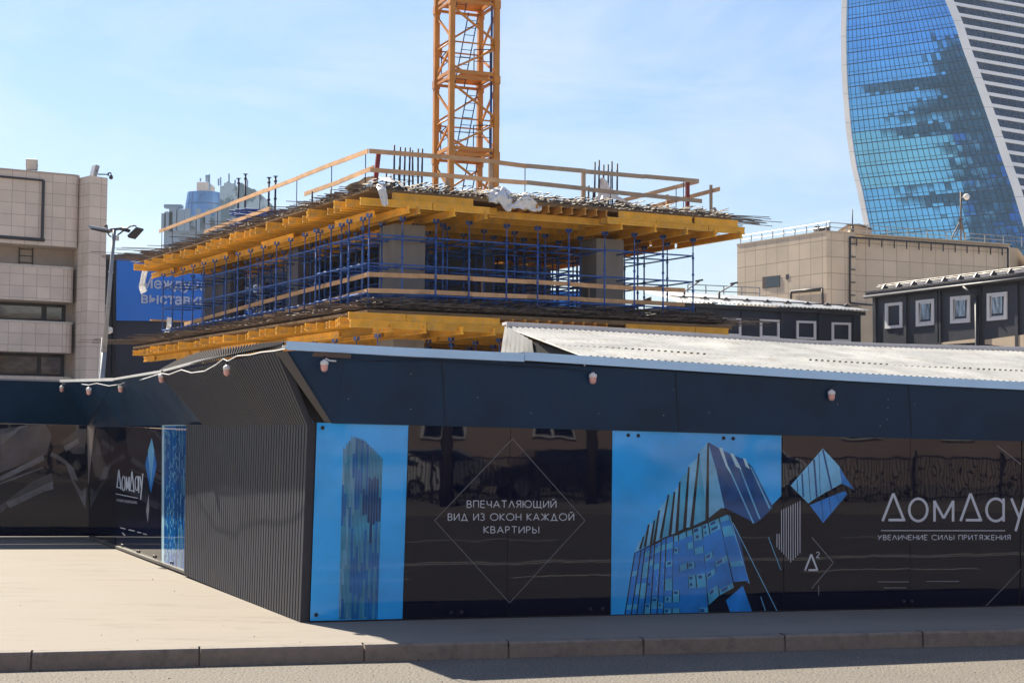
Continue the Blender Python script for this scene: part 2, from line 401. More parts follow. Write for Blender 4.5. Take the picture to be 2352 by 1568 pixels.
# ---------------------------------------------------------------- main hoarding
hm = thing('hoarding', 'long dark glossy hoarding with blue tower posters and white lettering along the kerb', 'hoarding', A.lerp(B, .5))
topl = [(727, 970), (938, 975), (1407, 987), (1795, 998), (2000, 1003.5), (2352, 1012), (3500, 1043)]
def ytop(x):
    for (x0, y0), (x1, y1) in zip(topl, topl[1:]):
        if x <= x1: return y0 + (y1 - y0) * (x - x0) / (x1 - x0)
def ybot(x): return 1428 + (x - 710) * (1390 - 1428) / (2352 - 710)
bk = MB()
slab(bk, wp, [(714, 1429)] + [(3500, ybot(3500) + 1)] + [(x, y + 6) for x, y in topl[::-1]], -.006, .05); bk.build('backing_board', M['black'], hm)
rl = MB(); slab(rl, wp, [(712, 1431), (712, 1427), (3500, ybot(3500) - 1), (3500, ybot(3500) + 3)], .02, .05); rl.build('bottom_rail', M['black'], hm)
def panel(name, xs_t, xs_b, m, label=None):
    mb = MB(); slab(mb, wp, [(xs_b[0], ybot(xs_b[0]) - 3), (xs_b[1], ybot(xs_b[1]) - 3), (xs_t[1], ytop(xs_t[1])), (xs_t[0], ytop(xs_t[0]))], 0, .006)
    return mb.build(name, m, hm, label=label)
pan1 = panel('poster_panel', (728, 938), (712, 924), M['blue_gloss'], 'bright blue poster panel with a striped tower')
pan2a = panel('acrylic_panel', (939, 1172), (925.5, 1162), M['black_gloss'], 'black glossy panel')
pan2b = panel('acrylic_panel', (1173, 1406), (1163, 1401), M['black_gloss'])
pan3 = panel('poster_panel', (1408, 1796), (1403, 1800), M['black_gloss'], 'black panel printed with a large blue glass tower')
pan4a = panel('acrylic_panel', (1797.5, 2090), (1801.5, 2090), M['black_gloss'])
pan4b = panel('acrylic_panel', (2091, 2345), (2091, 2340), M['black_gloss'])
pan5 = panel('acrylic_panel', (2348, 2790), (2344, 2790), M['black_gloss']); pan6 = panel('acrylic_panel', (2792, 3490), (2792, 3490), M['black_gloss'])

# printed shapes: thin films lying on the panels, each layer a little proud of the one below
def film(parent, name, polys, m, off, P=wp, label=None):
    nn = {wp: nW, rp: nR, fp: nF}[P]; mb = MB()
    for k, pl in enumerate(polys): mb.prism([P(x, y, off + .00002 * k) for x, y in pl], -nn * .0006)
    return mb.build(name, m, parent, label=label)
def seg(p, q, w):
    dx, dy = q[0] - p[0], q[1] - p[1]; l = math.hypot(dx, dy) or 1; nx, ny = -dy / l * w / 2, dx / l * w / 2
    return [(p[0] + nx, p[1] + ny), (q[0] + nx, q[1] + ny), (q[0] - nx, q[1] - ny), (p[0] - nx, p[1] - ny)]

# --- poster 1: slender striped tower
def z1(x, y): return (666.4 + .35 * x, 940.8 + .35 * y)
r1 = random.Random(5)
nst = 15; strips = {'teal_print': [], 'blue_mid': [], 'blue_deep': [], 'blue_light': [], 'navy_print': []}
def tt(u): return 265 - 90 * min(1, u / .25) if u < .25 else (175 + (u - .25) / .3 * 30 if u < .55 else 205 + (u - .55) / .45 * 120)
for k in range(nst):
    u0, u1 = k / nst, (k + 1) / nst
    xa, xb = 345 + 262 * u0, 345 + 262 * u1
    xa2, xb2 = 316 + 256 * u0, 316 + 256 * u1
    yt = tt((u0 + u1) / 2); yb = 1372
    def X(f, q, y, xt=0): return (xa + (xa2 - xa) * (y - yt) / (yb - yt)) + f * (xb - xa) if q else 0
    cut = [yt]
    while cut[-1] < yb - 120: cut.append(min(yb, cut[-1] + r1.uniform(90, 330)))
    cut.append(yb)
    for a, b in zip(cut, cut[1:]):
        yc = (a + b) / 2
        left = k < 5
        if left: key = r1.choice(['blue_light', 'teal_print', 'blue_light', 'blue_mid'])
        else: key = r1.choice(['blue_mid', 'teal_print', 'teal_print', 'blue_mid', 'blue_mid'])
        if not left and abs(yc - (600 + (k - 9) * 8)) < 40 + (k - 5) * 14: key = 'blue_deep'
        strips[key].append([z1(X(.08, 1, a), a), z1(X(.80, 1, a), a), z1(X(.80, 1, b), b), z1(X(.08, 1, b), b)])
    strips['navy_print'].append([z1(X(.82, 1, yt), yt), z1(X(.98, 1, yt), yt), z1(X(.98, 1, yb), yb), z1(X(.82, 1, yb), yb)])
fine = []
for k in range(nst):
    f_ = (k + .42) / nst; yt = tt(f_) + r1.uniform(-6, 10); xa, xa2 = 345 + 262 * f_, 316 + 256 * f_
    fine.append(seg(z1(xa, yt - 14), z1(xa2, 1372), .9))
strips['navy_print'] += [f for f in fine]
for n_, (key, pl) in enumerate(strips.items()): pl and film(pan1, 'tower_print', pl, M[key], .0016 + .0004 * n_)
bt = MB()
for x, y in ((741, 982), (726, 1411)): bt.lathe(wp(x, y, .001), [(.0, .012), (.018, .012), (.02, .0)], 12, nW)
bt.build('bolt', M['bolt'], hm)
bt = MB()
for x, y in ((1443, 999), (1466, 1000), (1662, 1005.5), (1684, 1006.5), (1036, 1406), (1060, 1405), (1356, 1398), (1384, 1397), (2076, 1381), (2094, 1380.5)):
    bt.lathe(wp(x, y, .001), [(.0, .012), (.018, .012), (.02, .0)], 12, nW)
bt.build('bolt', M['bolt'], hm)

# --- poster 3: faceted glass tower
def z3(x, y): return (1332.8 + .325 * x, 940.8 + .325 * y)
P3 = lambda pts: [z3(x, y) for x, y in pts]
film(pan3, 'sky_print', [P3([(228, 144), (1421, 180), (1421, 605), (1258, 772), (1020, 690), (385, 1008), (315, 1443), (216, 1445)])], M['blue_gloss'], .0014)
film(pan3, 'tower_print', [P3([(905, 226), (985, 275), (1060, 310), (1150, 345), (1215, 400), (1362, 690), (1278, 772), (1235, 800), (1020, 690), (960, 430)])], M['blue_deep'], .0020)
fins = [(385, 1006, 410, 930), (428, 980, 446, 885), (462, 965, 482, 800), (505, 945, 522, 772), (528, 938, 556, 700), (575, 905, 622, 590), (640, 885, 664, 570), (690, 858, 702, 500), (745, 832, 766, 395), (795, 828, 838, 298), (905, 788, 902, 228), (1018, 690, 960, 420)]
fl, fdk = [], []
for (x0, y0, x1, y1), (x2, y2, x3, y3) in zip(fins, fins[1:]):
    fl.append(P3([(x0, y0), (x2, y2), (x3 + (x2 - x0) * .0, y3 + (30 if x3 < 900 else 0)), (x1, y1)]))
    w = 14 + (x0 - 385) * .02
    fdk.append(P3([(x2 - w, y2 + w * .4), (x2 + 4, y2), (x3 + 8, y3 + 6), (x3 - 4, y3 + 10)]))
film(pan3, 'tower_print', fl[::2], M['blue_light'], .0022); film(pan3, 'tower_print', fl[1::2], M['teal_print'], .0023)
film(pan3, 'tower_print', fdk[:-1], M['navy_print'], .0030)
film(pan3, 'tower_print', [P3([(840, 300), (902, 228), (960, 420), (1018, 690), (905, 786), (870, 540)])], M['blue_light'], .0026)
film(pan3, 'tower_print', [P3([(1000, 690), (1048, 735), (900, 800), (690, 880), (600, 905), (560, 935), (385, 1012), (580, 905), (770, 832), (900, 770)])], M['navy_print'], .0034)
film(pan3, 'tower_print', [P3([(980, 268), (1004, 268), (1045, 400), (1075, 470), (1030, 400)]), P3([(1060, 310), (1082, 308), (1140, 420), (1100, 400)]), P3([(1150, 340), (1168, 345), (1200, 420), (1170, 400)])], M['pale_print'], .0028)
film(pan3, 'tower_print', [P3([(1040, 400), (1050, 400), (1230, 800), (1218, 800)]), P3([(1120, 400), (1128, 400), (1275, 770), (1262, 770)]), P3([(1200, 400), (1206, 400), (1345, 690), (1335, 700)])], M['blue_light'], .0027)
# lower block: strips between near-vertical dark lines, broken into floors
lowt = [(385, 1012), (430, 990), (458, 975), (500, 955), (527, 940), (575, 915), (607, 905), (660, 888), (695, 884), (750, 850), (793, 838), (860, 815), (905, 798), (980, 760), (1045, 740)]
lowb = [316, 360, 400, 448, 495, 542, 588, 648, 706, 770, 836, 905, 985, 1085, 1190]
la, lb, ld, lw, lv = [], [], [], [], []
for k in range(len(lowt) - 1):
    (xa, ya), (xb, yb) = lowt[k], lowt[k + 1]
    yba = 1443 if k < 11 else (1310 if k == 12 else (1380 if k == 11 else 1215)); ybb = 1443 if k + 1 < 12 else (1308 if k + 1 == 12 else (1255 if k + 1 == 13 else 1205))
    nfl = 13
    for j in range(nfl):
        v0, v1 = j / nfl, (j + 1) / nfl
        def Q(u, v):
            x0 = xa + (lowb[k] - xa) * v; y0 = ya + (yba - ya) * v; x1 = xb + (lowb[k + 1] - xb) * v; y1 = yb + (ybb - yb) * v
            return z3(x0 + (x1 - x0) * u, y0 + (y1 - y0) * u)
        (lb if r1.random() < .3 else la).append([Q(0, v0), Q(1, v0), Q(1, v1), Q(0, v1)])
        if k > 2 and r1.random() < .45: a_ = r1.uniform(.12, .3); b_ = r1.uniform(.5, .8); lw.append([Q(a_, v0 + .015), Q(b_, v0 + .015), Q(b_, v0 + .05), Q(a_, v0 + .05)]); lv.append([Q(b_ + .06, v0 + .012), Q(b_ + .13, v0 + .012), Q(b_ + .13, v1), Q(b_ + .06, v1)])
    ld.append(seg(z3(xa, ya), z3(lowb[k], yba), 2.6))
film(pan3, 'tower_print', la, M['blue_mid'], .0018); film(pan3, 'tower_print', lb, M['teal_print'], .00185)
film(pan3, 'tower_print', lw, M['blue_deep'], .0024); film(pan3, 'tower_print', lv, M['blue_light'], .0026); film(pan3, 'tower_print', ld, M['navy_print'], .0029)
film(pan3, 'tower_print', [P3([(1030, 1345), (1148, 1240), (1215, 1425), (1060, 1432)])], M['blue_mid'], .0019)
film(pan3, 'tower_print', [seg(z3(*a), z3(*b), 1.6) for a, b in (((1080, 800), (1395, 1428)), ((1330, 900), (1418, 1130)), ((1055, 745), (1195, 1225)), ((1090, 880), (1165, 1180)), ((1275, 1320), (1310, 1420)))], M['blue_light'], .0031)
film(pan3, 'tower_print', [P3([(1060, 770), (1120, 860), (1190, 1225), (1150, 1200)])], M['blue_deep'], .0021)

# --- stroke lettering
def arc(cx, cy, rx, ry, a0, a1, n=16): return [(cx + rx * math.cos(math.radians(a0 + (a1 - a0) * i / n)), cy + ry * math.sin(math.radians(a0 + (a1 - a0) * i / n))) for i in range(n + 1)]
G = {   # width, polylines; y runs from 0 (foot) to 1 (head)
 'А': (.72, [[(0, 0), (.36, 1), (.72, 0)], [(.13, .33), (.59, .33)]]), 'Б': (.5, [[(.46, 1), (0, 1), (0, 0)] + arc(.22, .28, .28, .28, -90, 90, 10) + [(0, .56)]]),
 'В': (.5, [[(0, .53)] + arc(.22, .765, .24, .235, -90, 90, 8)[::1] + [(0, 1), (0, 0)] + arc(.24, .265, .26, .265, -90, 90, 8) + [(0, .53)]]),
 'Д': (.8, [[(.1, .0), (.4, 1), (.7, 0)], [(0, -.13), (0, 0), (.8, 0), (.8, -.13)]]), 'Е': (.48, [[(.48, 1), (0, 1), (0, 0), (.48, 0)], [(0, .52), (.42, .52)]]),
 'Ж': (.95, [[(.475, 0), (.475, 1)], [(0, 1), (.475, .5), (0, 0)], [(.95, 1), (.475, .5), (.95, 0)]]), 'З': (.48, [arc(.2, .76, .24, .24, 140, -90, 10) + arc(.2, .26, .27, .26, 90, -140, 10)]),
 'И': (.62, [[(0, 1), (0, 0), (.62, 1), (.62, 0)]]), 'Й': (.62, [[(0, 1), (0, 0), (.62, 1), (.62, 0)], arc(.31, 1.26, .12, .12, 180, 360, 6)]),
 'К': (.55, [[(0, 0), (0, 1)], [(.53, 1), (.02, .5), (.55, 0)]]), 'Л': (.66, [[(0, 0), (.33, 1), (.66, 0)]]), 'Н': (.62, [[(0, 0), (0, 1)], [(.62, 0), (.62, 1)], [(0, .5), (.62, .5)]]),
 'О': (.94, [arc(.47, .5, .47, .5, 0, 360, 24)]), 'П': (.6, [[(0, 0), (0, 1), (.6, 1), (.6, 0)]]), 'Р': (.48, [[(0, 0), (0, 1)] + arc(.2, .74, .26, .26, 90, -90, 10) + [(0, .48)]]),
 'С': (.78, [arc(.47, .5, .47, .5, 50, 310, 18)]), 'Т': (.58, [[(0, 1), (.58, 1)], [(.29, 1), (.29, 0)]]), 'У': (.62, [[(0, 1), (.33, .38)], [(.62, 1), (.14, 0)]]),
 'Х': (.62, [[(0, 0), (.62, 1)], [(0, 1), (.62, 0)]]), 'Ч': (.52, [[(0, 1), (0, .55), (.12, .4), (.52, .4)], [(.52, 1), (.52, 0)]]), 'Ш': (.85, [[(0, 1), (0, 0), (.85, 0), (.85, 1)], [(.425, 1), (.425, 0)]]),
 'Щ': (.9, [[(0, 1), (0, 0), (.8, 0), (.8, 1)], [(.4, 1), (.4, 0)], [(.8, 0), (.92, 0), (.92, -.16)]]), 'Ы': (.72, [[(0, 1), (0, 0)] + arc(.2, .27, .25, .27, -90, 90, 9) + [(0, .54)], [(.72, 1), (.72, 0)]]),
 'Ь': (.46, [[(0, 1), (0, 0)] + arc(.2, .27, .26, .27, -90, 90, 9) + [(0, .54)]]), 'Ю': (1.02, [[(0, 0), (0, 1)], [(0, .5), (.2, .5)], arc(.61, .5, .41, .5, 0, 360, 20)]), 'Я': (.5, [[(.5, 0), (.5, 1)] + arc(.27, .74, .26, .26, 90, 270, 10) + [(.5, .48)], [(.27, .48), (0, 0)]]),
 '2': (.5, [arc(.25, .74, .25, .26, 165, -35, 10) + [(0, 0), (.52, 0)]]),
}
def lay(text, x0, x1, yt, yb, w, slope=0.0):
    polys = []; sp = .26; tot = 0
    for ch in text: tot += (G[ch][0] + sp) if ch != ' ' else .5
    tot -= sp; h = yb - yt; kx = (x1 - x0) / tot; x = x0
    for ch in text:
        if ch == ' ': x += .5 * kx; continue
        for pl in G[ch][1]:
            pp = [(x + a * kx, yb - b * h + slope * (x + a * kx - x0)) for a, b in pl]
            for p, q in zip(pp, pp[1:]):
                polys.append(seg(p, q, w))
        x += (G[ch][0] + sp) * kx
    return polys
for txt, xa, xb, ya, yb in (('ВПЕЧАТЛЯЮЩИЙ', 1162, 1745, 596, 640), ('ВИД ИЗ ОКОН КАЖДОЙ', 1037, 1862, 680, 724), ('КВАРТИРЫ', 1272, 1632, 765, 807)):
    p0, p1 = z1(xa, ya), z1(xb, yb)
    film(pan2a, 'lettering', lay(txt, p0[0], p1[0], p0[1], p1[1], 1.75), M['letter'], .0016)
dm = [z1(1460, 190), z1(1935, 725), z1(1440, 1265), z1(948, 725)]
film(pan2b, 'diamond_line', [seg(dm[i], dm[(i + 1) % 4], .95) for i in range(4)], M['thinline'], .0012)

# --- diamond print, logo, tagline on the right-hand panels
def z4(x, y): return (1803 + .325 * x, 940.8 + .325 * y)
P4 = lambda pts: [z4(x, y) for x, y in pts]
film(pan4a, 'diamond_print', [P4([(268, 272), (40, 535), (165, 660), (205, 632), (290, 580), (330, 560), (400, 520), (385, 400)])], M['blue_light'], .0014)
film(pan4a, 'diamond_print', [P4([(385, 400), (400, 520), (488, 562), (430, 480)])], M['blue_mid'], .0015)
film(pan4a, 'diamond_print', [P4([(175, 672), (300, 620), (425, 572), (440, 595), (270, 798)])], M['blue_mid'], .0016)
film(pan4a, 'diamond_print', [seg(z4(a, b), z4(c, d), w) for a, b, c, d, w in ((268, 280, 330, 560, 4), (205, 350, 225, 620, 4.5), (120, 450, 130, 615, 3.5), (85, 490, 90, 580, 2), (165, 400, 180, 640, 1.5), (258, 640, 270, 780, 1.6), (310, 620, 325, 735, 1.6), (365, 600, 385, 660, 1.6), (240, 310, 250, 600, 1.4))], M['blue_deep'], .0022)
bars = [seg(z3(1390 + k * 16.3, (875 if k < 2 else 706 - (k - 2) * 8)), z3(1390 + k * 16.3, (970 + k * 17 if k < 6 else 1075 - (k - 6) * 16)), 1.6) for k in range(11)]
film(pan4a, 'stripe_mark', bars, M['letter'], .0017)
film(pan4a, 'chevron_line', [seg(z4(190, 900), z4(342, 1078), 1.5), seg(z4(342, 1078), z4(188, 1262), 1.5), seg(z4(238, 1238), z4(238, 1310), 1.5)], M['thinline'], .0013)
film(pan4a, 'lettering', [seg(z4(142, 1133), z4(186, 1020), 4), seg(z4(186, 1020), z4(229, 1131), 4), seg(z4(166, 1130), z4(232, 1130), 4)] + lay('2', z4(221, 0)[0], z4(243, 0)[0], z4(0, 1004)[1], z4(0, 1043)[1], 1.8), M['letter'], .0018)
S = 5.8
logo = [seg(z4(690, 785), z4(766, 590), S), seg(z4(766, 590), z4(843, 783), S), seg(z4(732, 777), z4(850, 777), S),
        seg(z4(1241, 785), z4(1311, 590), S), seg(z4(1311, 590), z4(1386, 783), S), seg(z4(1278, 778), z4(1393, 778), S),
        seg(z4(1057, 788), z4(1057, 640), S), seg(z4(1188, 788), z4(1188, 640), S), seg(z4(1057, 645), z4(1122, 765), S), seg(z4(1122, 765), z4(1188, 645), S),
        seg(z4(1545, 788), z4(1545, 625), S), seg(z4(1600, 625), z4(1655, 760), S), seg(z4(1695, 625), z4(1630, 856), S)]
for cx_, rx_ in ((942, 64), (1482, 62)):
    pl = [z4(x, y) for x, y in arc(cx_, 706, rx_, 79, 0, 360, 30)]
    if cx_ > 1400: pl = [z4(x, y) for x, y in arc(1490, 706, 66, 79, 40, 320, 26)]
    logo += [seg(a, b, S) for a, b in zip(pl, pl[1:])]
film(pan4b, 'lettering', logo, M['letter'], .0018)
film(pan4b, 'lettering', [seg(z4(680, 852), z4(1556, 853), 1.6)] + lay('УВЕЛИЧЕНИЕ СИЛЫ ПРИТЯЖЕНИЯ', z4(656, 0)[0], z4(1592, 0)[0], z4(0, 884)[1], z4(0, 917)[1], 1.5), M['letter'], .0014)
film(pan4b, 'chevron_line', [seg(z4(1500, 252), z4(1668, 385), 1.5), seg(z4(1420, 1385), z4(1668, 1125), 1.3)], M['thinline'], .0013)
film(pan4b, 'small_print', [seg(z4(a, y), z4(b, y), 1.4) for a, b, y in ((655, 875, 1214), (700, 858, 1256), (1000, 1230, 1210))], M['thinline'], .0012)

# --- canopy band, flashing, corner gusset
bandt = [(676, 806), (794, 811), (930, 819), (1205, 833), (1500, 850), (1700, 862), (1950, 877), (2150, 887), (2352, 897), (3500, 961)]
xsb = [762, 768, 930, 1205, 1500, 1700, 1950, 2150, 2352, 3500]
bb = MB()
tA = [wp(x, y, .10) for x, y in bandt]; bA = [wp(x, ytop(x) + 1, .016) for x in xsb]
bb.strip(bA[1:], tA[1:]); bb.strip([p - nW * .03 for p in bA[1:]], [p - nW * .03 for p in tA[1:]])
bb.build('canopy_band', M['dark_metal'], hm)
bb = MB(); bb.prism([bA[0], bA[1] - wd * .006, tA[1] - wd * .006, tA[0] + nW * .02, wp(659, 807, .10)], -nW * .02); bb.build('canopy_band', M['dark_metal'], hm, label='slightly folded end of the dark canopy band')
gz = MB(); gz.prism([wp(640, 812, -.02), wp(668, 808, .05), wp(764, 969, -.012), wp(722, 972, -.012)], -nW * .03); gz.build('fold_gap_fill', M['black'], hm)  # black filler sheet standing in for the dark of the open fold
gz = MB(); gz.prism([wp(634, 808, .12), wp(659, 806, .125), wp(760, 969, .03), wp(746, 969, .02)], -nW * .02); gz.build('gusset_board', M['gusset'], hm, label='beige board edging the corner fold')
for i, pl in enumerate(([(658, 783), (930, 798), (1205, 811)], [(1206, 808), (1500, 827), (1700, 840), (1950, 856), (2150, 867), (2352, 877), (3500, 936)])):
    fb = MB(); up_ = [wp(x, y, .13 + .01 * i) for x, y in pl]; lo_ = [wp(x, y + 20 - 2.0 * (x - 658) / 1700, .14 + .01 * i) for x, y in pl]
    fb.strip(lo_, up_); fb.strip([p - nW * .004 - UP * .0 for p in lo_], [p - nW * .004 for p in up_])
    fb.strip(up_, [p - nW * .35 + UP * .01 for p in up_]); fb.strip(lo_, [p - nW * .04 for p in lo_])
    fb.build('flashing', M['fascia'], hm)
sm = MB()
for x in (1024, 1560, 2095): sm.beam(wp(x, ytop(x) - 2, .021), wp(x - 8, 838 + (x - 1205) * .053 if x > 1100 else 830, .105), .005, .005, up=nW)
sm.build('seam', M['bolt'], hm)
rv = MB(); q_ = random.Random(6)
for k in range(15):
    x = q_.uniform(800, 2340); f = q_.random(); yt_ = 815 + (x - 800) * .053; y = yt_ + (ytop(x) - yt_) * (.06 + .88 * f)
    rv.lathe(wp(x, y, .017 + .085 * (1 - f) + .006), [(0, .004), (.006, .003), (.007, 0)], 6, nW)
rv.build('screw', M['steel_grey'], hm)
sc_ = MB()
for x, y in ((1327, 1200 - 100), (1117, 1035 - 165), (1588, 1083 - 190), (1900, 990 - 60), (1280, 985 - 40)):
    pass
br_ = MB(); br_.beam(wp(690, 812, .06), wp(806, 818, .16), .05, .045); br_.build('bracket', M['steel_rust'], hm)

# ================================================================== side hoarding (corrugated return + canopy)
hr = thing('side_hoarding', 'corrugated dark side hoarding with flared canopy and narrow blue poster, lit low by the sun', 'hoarding', A.lerp(Cn, .5))
Tm = rp(443, 975); Bm = rp(437, 1315.5)
cw = MB(); A_ = A - UP * .01; corrugate(cw, A_, Bm - UP * .02, At, Tm, 54, nR, .085, cut=(.22, .27, .96))
cw.build('corrugated_sheet', M['corr_dark'], hr)
bk = MB(); bk.prism([A - nR * .05, Cn - nR * .05, Cn - nR * .05 + (At - A), At - nR * .05], -nR * .04); bk.build('backing_board', M['black'], hr)
def z8(x, y): return (x * .36, 768.3 + y * .36)
def yrt(x): return 975.5
def yrb(x):
    return 1258 + (x - 268) * (1315.5 - 1258) / (437 - 268)
pr = MB(); slab(pr, rp, [(371, yrb(371) - 1), (436, yrb(436) - 1), (442.5, 976), (372, 976)], .012, .02); rpan = pr.build('poster_panel', M['pale_print'], hr, label='pale edged narrow blue poster panel')
pl1, pl2, pl3 = [], [], []
r2 = random.Random(3)
def rq(u, v):   # u across the narrow poster, v down it
    xt = 377.5 + (433 - 377.5) * u; xb = 376.5 + (428.5 - 376.5) * u
    yb = yrb(xb) - 2; return (xt + (xb - xt) * v, 977.5 + (yb - 977.5) * v)
film(rpan, 'tower_print', [[rq(0, 0), rq(1, 0), rq(1, 1), rq(0, 1)]], M['blue_mid'], .0135, rp)
for k in range(17):
    u = k / 17
    w_ = .028 if k < 8 else .04
    (pl1 if k % 2 else pl2).append([rq(u, 0), rq(u + w_, 0), rq(u + w_, 1), rq(u, 1)])
    v = r2.random() * .1
    while v < .98:
        dv = r2.uniform(.01, .05) if k < 10 else r2.uniform(.05, .2)
        if r2.random() < .6: pl3.append([rq(u + w_, v), rq(u + .056, v), rq(u + .056, min(1, v + dv)), rq(u + w_, min(1, v + dv))])
        v += dv + r2.uniform(.01, .06)
film(rpan, 'tower_print', pl1, M['navy_print'], .0145, rp); film(rpan, 'tower_print', pl2, M['blue_deep'], .0143, rp); film(rpan, 'tower_print', pl3, M['blue_light'], .0141, rp)
pr = MB(); slab(pr, rp, [(266, 1256.5), (370, yrb(370) - 1), (371, 976), (250, 975)], .008, .02); lpan = pr.build('acrylic_panel', M['black_gloss'], hr)
SL = .1
s8 = 2.4
def q8(x, y): return z8(x, y)
lg = [seg(q8(745, 975), q8(758, 862), s8), seg(q8(758, 862), q8(772, 985), s8), seg(q8(750, 972), q8(772, 978), s8),
      seg(q8(828, 996), q8(842, 872), s8), seg(q8(842, 872), q8(856, 1005), s8), seg(q8(834, 992), q8(856, 998), s8),
      seg(q8(806, 990), q8(806, 905), s8), seg(q8(824, 995), q8(824, 905), s8), seg(q8(806, 905), q8(815, 980), s8), seg(q8(815, 980), q8(824, 905), s8),
      seg(q8(885, 1008), q8(885, 900), s8), seg(q8(893, 903), q8(902, 980), s8), seg(q8(911, 885), q8(897, 1052), s8)]
for cx_ in (788, 872):
    pl = [q8(x, y) for x, y in arc(cx_, 948, 10, 46, 0, 360, 18)]; lg += [seg(a, b, s8 * .8) for a, b in zip(pl, pl[1:])]
lg.append(seg(q8(738, 1014), q8(878, 1042), 1.6))
film(lpan, 'lettering', lg, M['letter'], .0095, rp)
film(lpan, 'lettering', lay('ОТКРЫТИЕ БОЛЬШИХ ВЕЛИЧИН', q8(744, 0)[0], q8(872, 0)[0], q8(0, 1046)[1], q8(0, 1062)[1], .8, .13), M['thinline'], .0095, rp)
film(lpan, 'diamond_print', [[q8(968, 658), q8(1000, 830), q8(962, 1010), q8(926, 830)]], M['blue_mid'], .0095, rp)
film(lpan, 'diamond_print', [[q8(968, 658), q8(984, 740), q8(962, 960), q8(944, 740)]], M['blue_light'], .0102, rp)
film(lpan, 'diamond_print', [[q8(948, 1020), q8(952, 1110), q8(942, 1195), q8(932, 1120)]], M['thinline'], .0095, rp)
film(lpan, 'small_print', [seg(q8(a, b), q8(c, d), 2) for a, b, c, d in ((768, 1230, 800, 1238), (820, 1243, 858, 1251), (876, 1258, 900, 1263), (912, 1268, 936, 1274), (780, 1262, 797, 1280))], M['thinline'], .0095, rp)
bt = MB()
for x, y in ((876, 1380), (886, 1383), (982, 1413), (991, 1416), (1092, 1452), (1103, 1455), (1204, 1487), (1222, 606), (783, 1345), (777, 1342)): bt.lathe(rp(*q8(x, y), .012), [(0, .012), (.02, .012), (.022, 0)], 8, nR)
bt.build('bolt', M['bolt'], hr)
pr = MB(); slab(pr, rp, [(204, 1231), (265, 1256), (249, 975), (200, 975)], .006, .02); apan = pr.build('acrylic_panel', M['black_gloss'], hr)
sl = MB(); sl.beam(rp(208, 1233, .03), rp(437, 1317, .03), .05, .035); sl.build('bottom_strip', M['gusset'], hr)

# canopy over the return
t0 = wp(641, 803, .10); t0 = atY(648, 801, t0.y)
t1 = rp(374, 855, .46); t2 = rp(263, 873, .52)
b1 = rp(479, 974, .034); b0 = At + nR * .034
b2 = Cn + (At - A) + nR * .034
cc = MB(); nC = (b1 - b0).cross(t0 - b0).normalized()
if nC.x > 0: nC = -nC
corrugate(cc, b0, b1, t0, t1, 54, nC, .06, cut=(.22, .27, .96)); cc.build('canopy_sheet', M['corr_dark'], hr, label='ribbed flared canopy sheet')
cs = MB(); cs.face([b1, b2, t2, t1]); cs.face([b1 - nR * .02, b2 - nR * .02, t2 - nR * .02, t1 - nR * .02]); cs.build('canopy_sheet', M['dark_metal'], hr, label='smooth dark canopy sheet')
ed = [atY(659, 799, t0.y), t0.lerp(t1, .30), t0.lerp(t1, .66), t1, t2]
# nudge the edge to the photographed curve
ed[1] = atY(588, 808, ed[1].y); ed[2] = atY(461, 832, ed[2].y)
et = MB()
for a, b in zip(ed, ed[1:]): et.beam(a - nR * -.02 + UP * .012, b - nR * -.02 + UP * .012, .035, .03)
et.build('edge_trim', M['white_trim'], hr)
rt = [(655, 788), (600, 793), (520, 801), (450, 814), (400, 834), (366, 853)]
rf = MB()
tops = []
for i, (x, y) in enumerate(rt):
    s_ = i / 5; base = t0.lerp(t1, s_); tops.append(atY(x, y, base.y + 1.5))
for i in range(5):
    e0, e1 = t0.lerp(t1, i / 5) + UP * .02, t0.lerp(t1, (i + 1) / 5) + UP * .02
    corrugate(rf, e0, e1, tops[i], tops[i + 1], 12, UP, .028)
rf.build('roof_sheet', M['corr_roof'], hr)

# ================================================================== far hoarding on the left
hf = thing('far_hoarding', 'smooth dark hoarding printed with a dim aerial view, across the back of the paved yard', 'hoarding', fp(100, 1258))
pf = MB(); slab(pf, fp, [(-420, 1231), (205, 1231), (200, 976), (-420, 968)], .0, .03); pfo = pf.build('acrylic_panel', M['black_gloss'], hf)
Z8 = lambda pts: [z8(x, y) for x, y in pts]
M['aer1'] = mat('dim_slate_print', (.040, .048, .075), .06, var=.5, vscale=2.5, bump=.0028, bscale=1.2)
M['aer2'] = mat('dim_grey_print', (.10, .115, .15), .06, var=.45, vscale=3, bump=.0028, bscale=1.2)
M['aer3'] = mat('dim_taupe_print', (.13, .12, .125), .06, var=.4, vscale=3, bump=.0028, bscale=1.2)
film(pfo, 'aerial_print', [Z8([(0, 600), (290, 572), (330, 640), (300, 760), (0, 880)]), Z8([(200, 940), (330, 880), (345, 960), (230, 1010), (60, 1090), (0, 1140), (0, 1090)]), Z8([(380, 690), (500, 600), (552, 600), (540, 760), (470, 760)])], M['aer1'], .002, fp)
film(pfo, 'aerial_print', [Z8([(0, 905), (275, 765), (285, 800), (0, 935)]), Z8([(0, 945), (275, 840), (278, 850), (0, 955)]), Z8([(40, 1070), (335, 935), (342, 985), (280, 1000), (60, 1105)]), Z8([(0, 640), (90, 610), (120, 585), (190, 575), (120, 605), (95, 630), (10, 700)]), Z8([(405, 715), (500, 660), (505, 690), (420, 745)]), Z8([(330, 745), (420, 800), (470, 850), (500, 930), (455, 920), (420, 830), (320, 770)]), Z8([(440, 890), (520, 1000), (552, 970), (545, 1110), (520, 1060)])], M['aer2'], .003, fp)
film(apan, 'aerial_print', [Z8([(562, 585), (590, 600), (635, 700), (650, 780), (690, 860), (690, 925), (610, 905), (575, 760)])], M['aer3'], .0085, rp)
fp_b = MB()
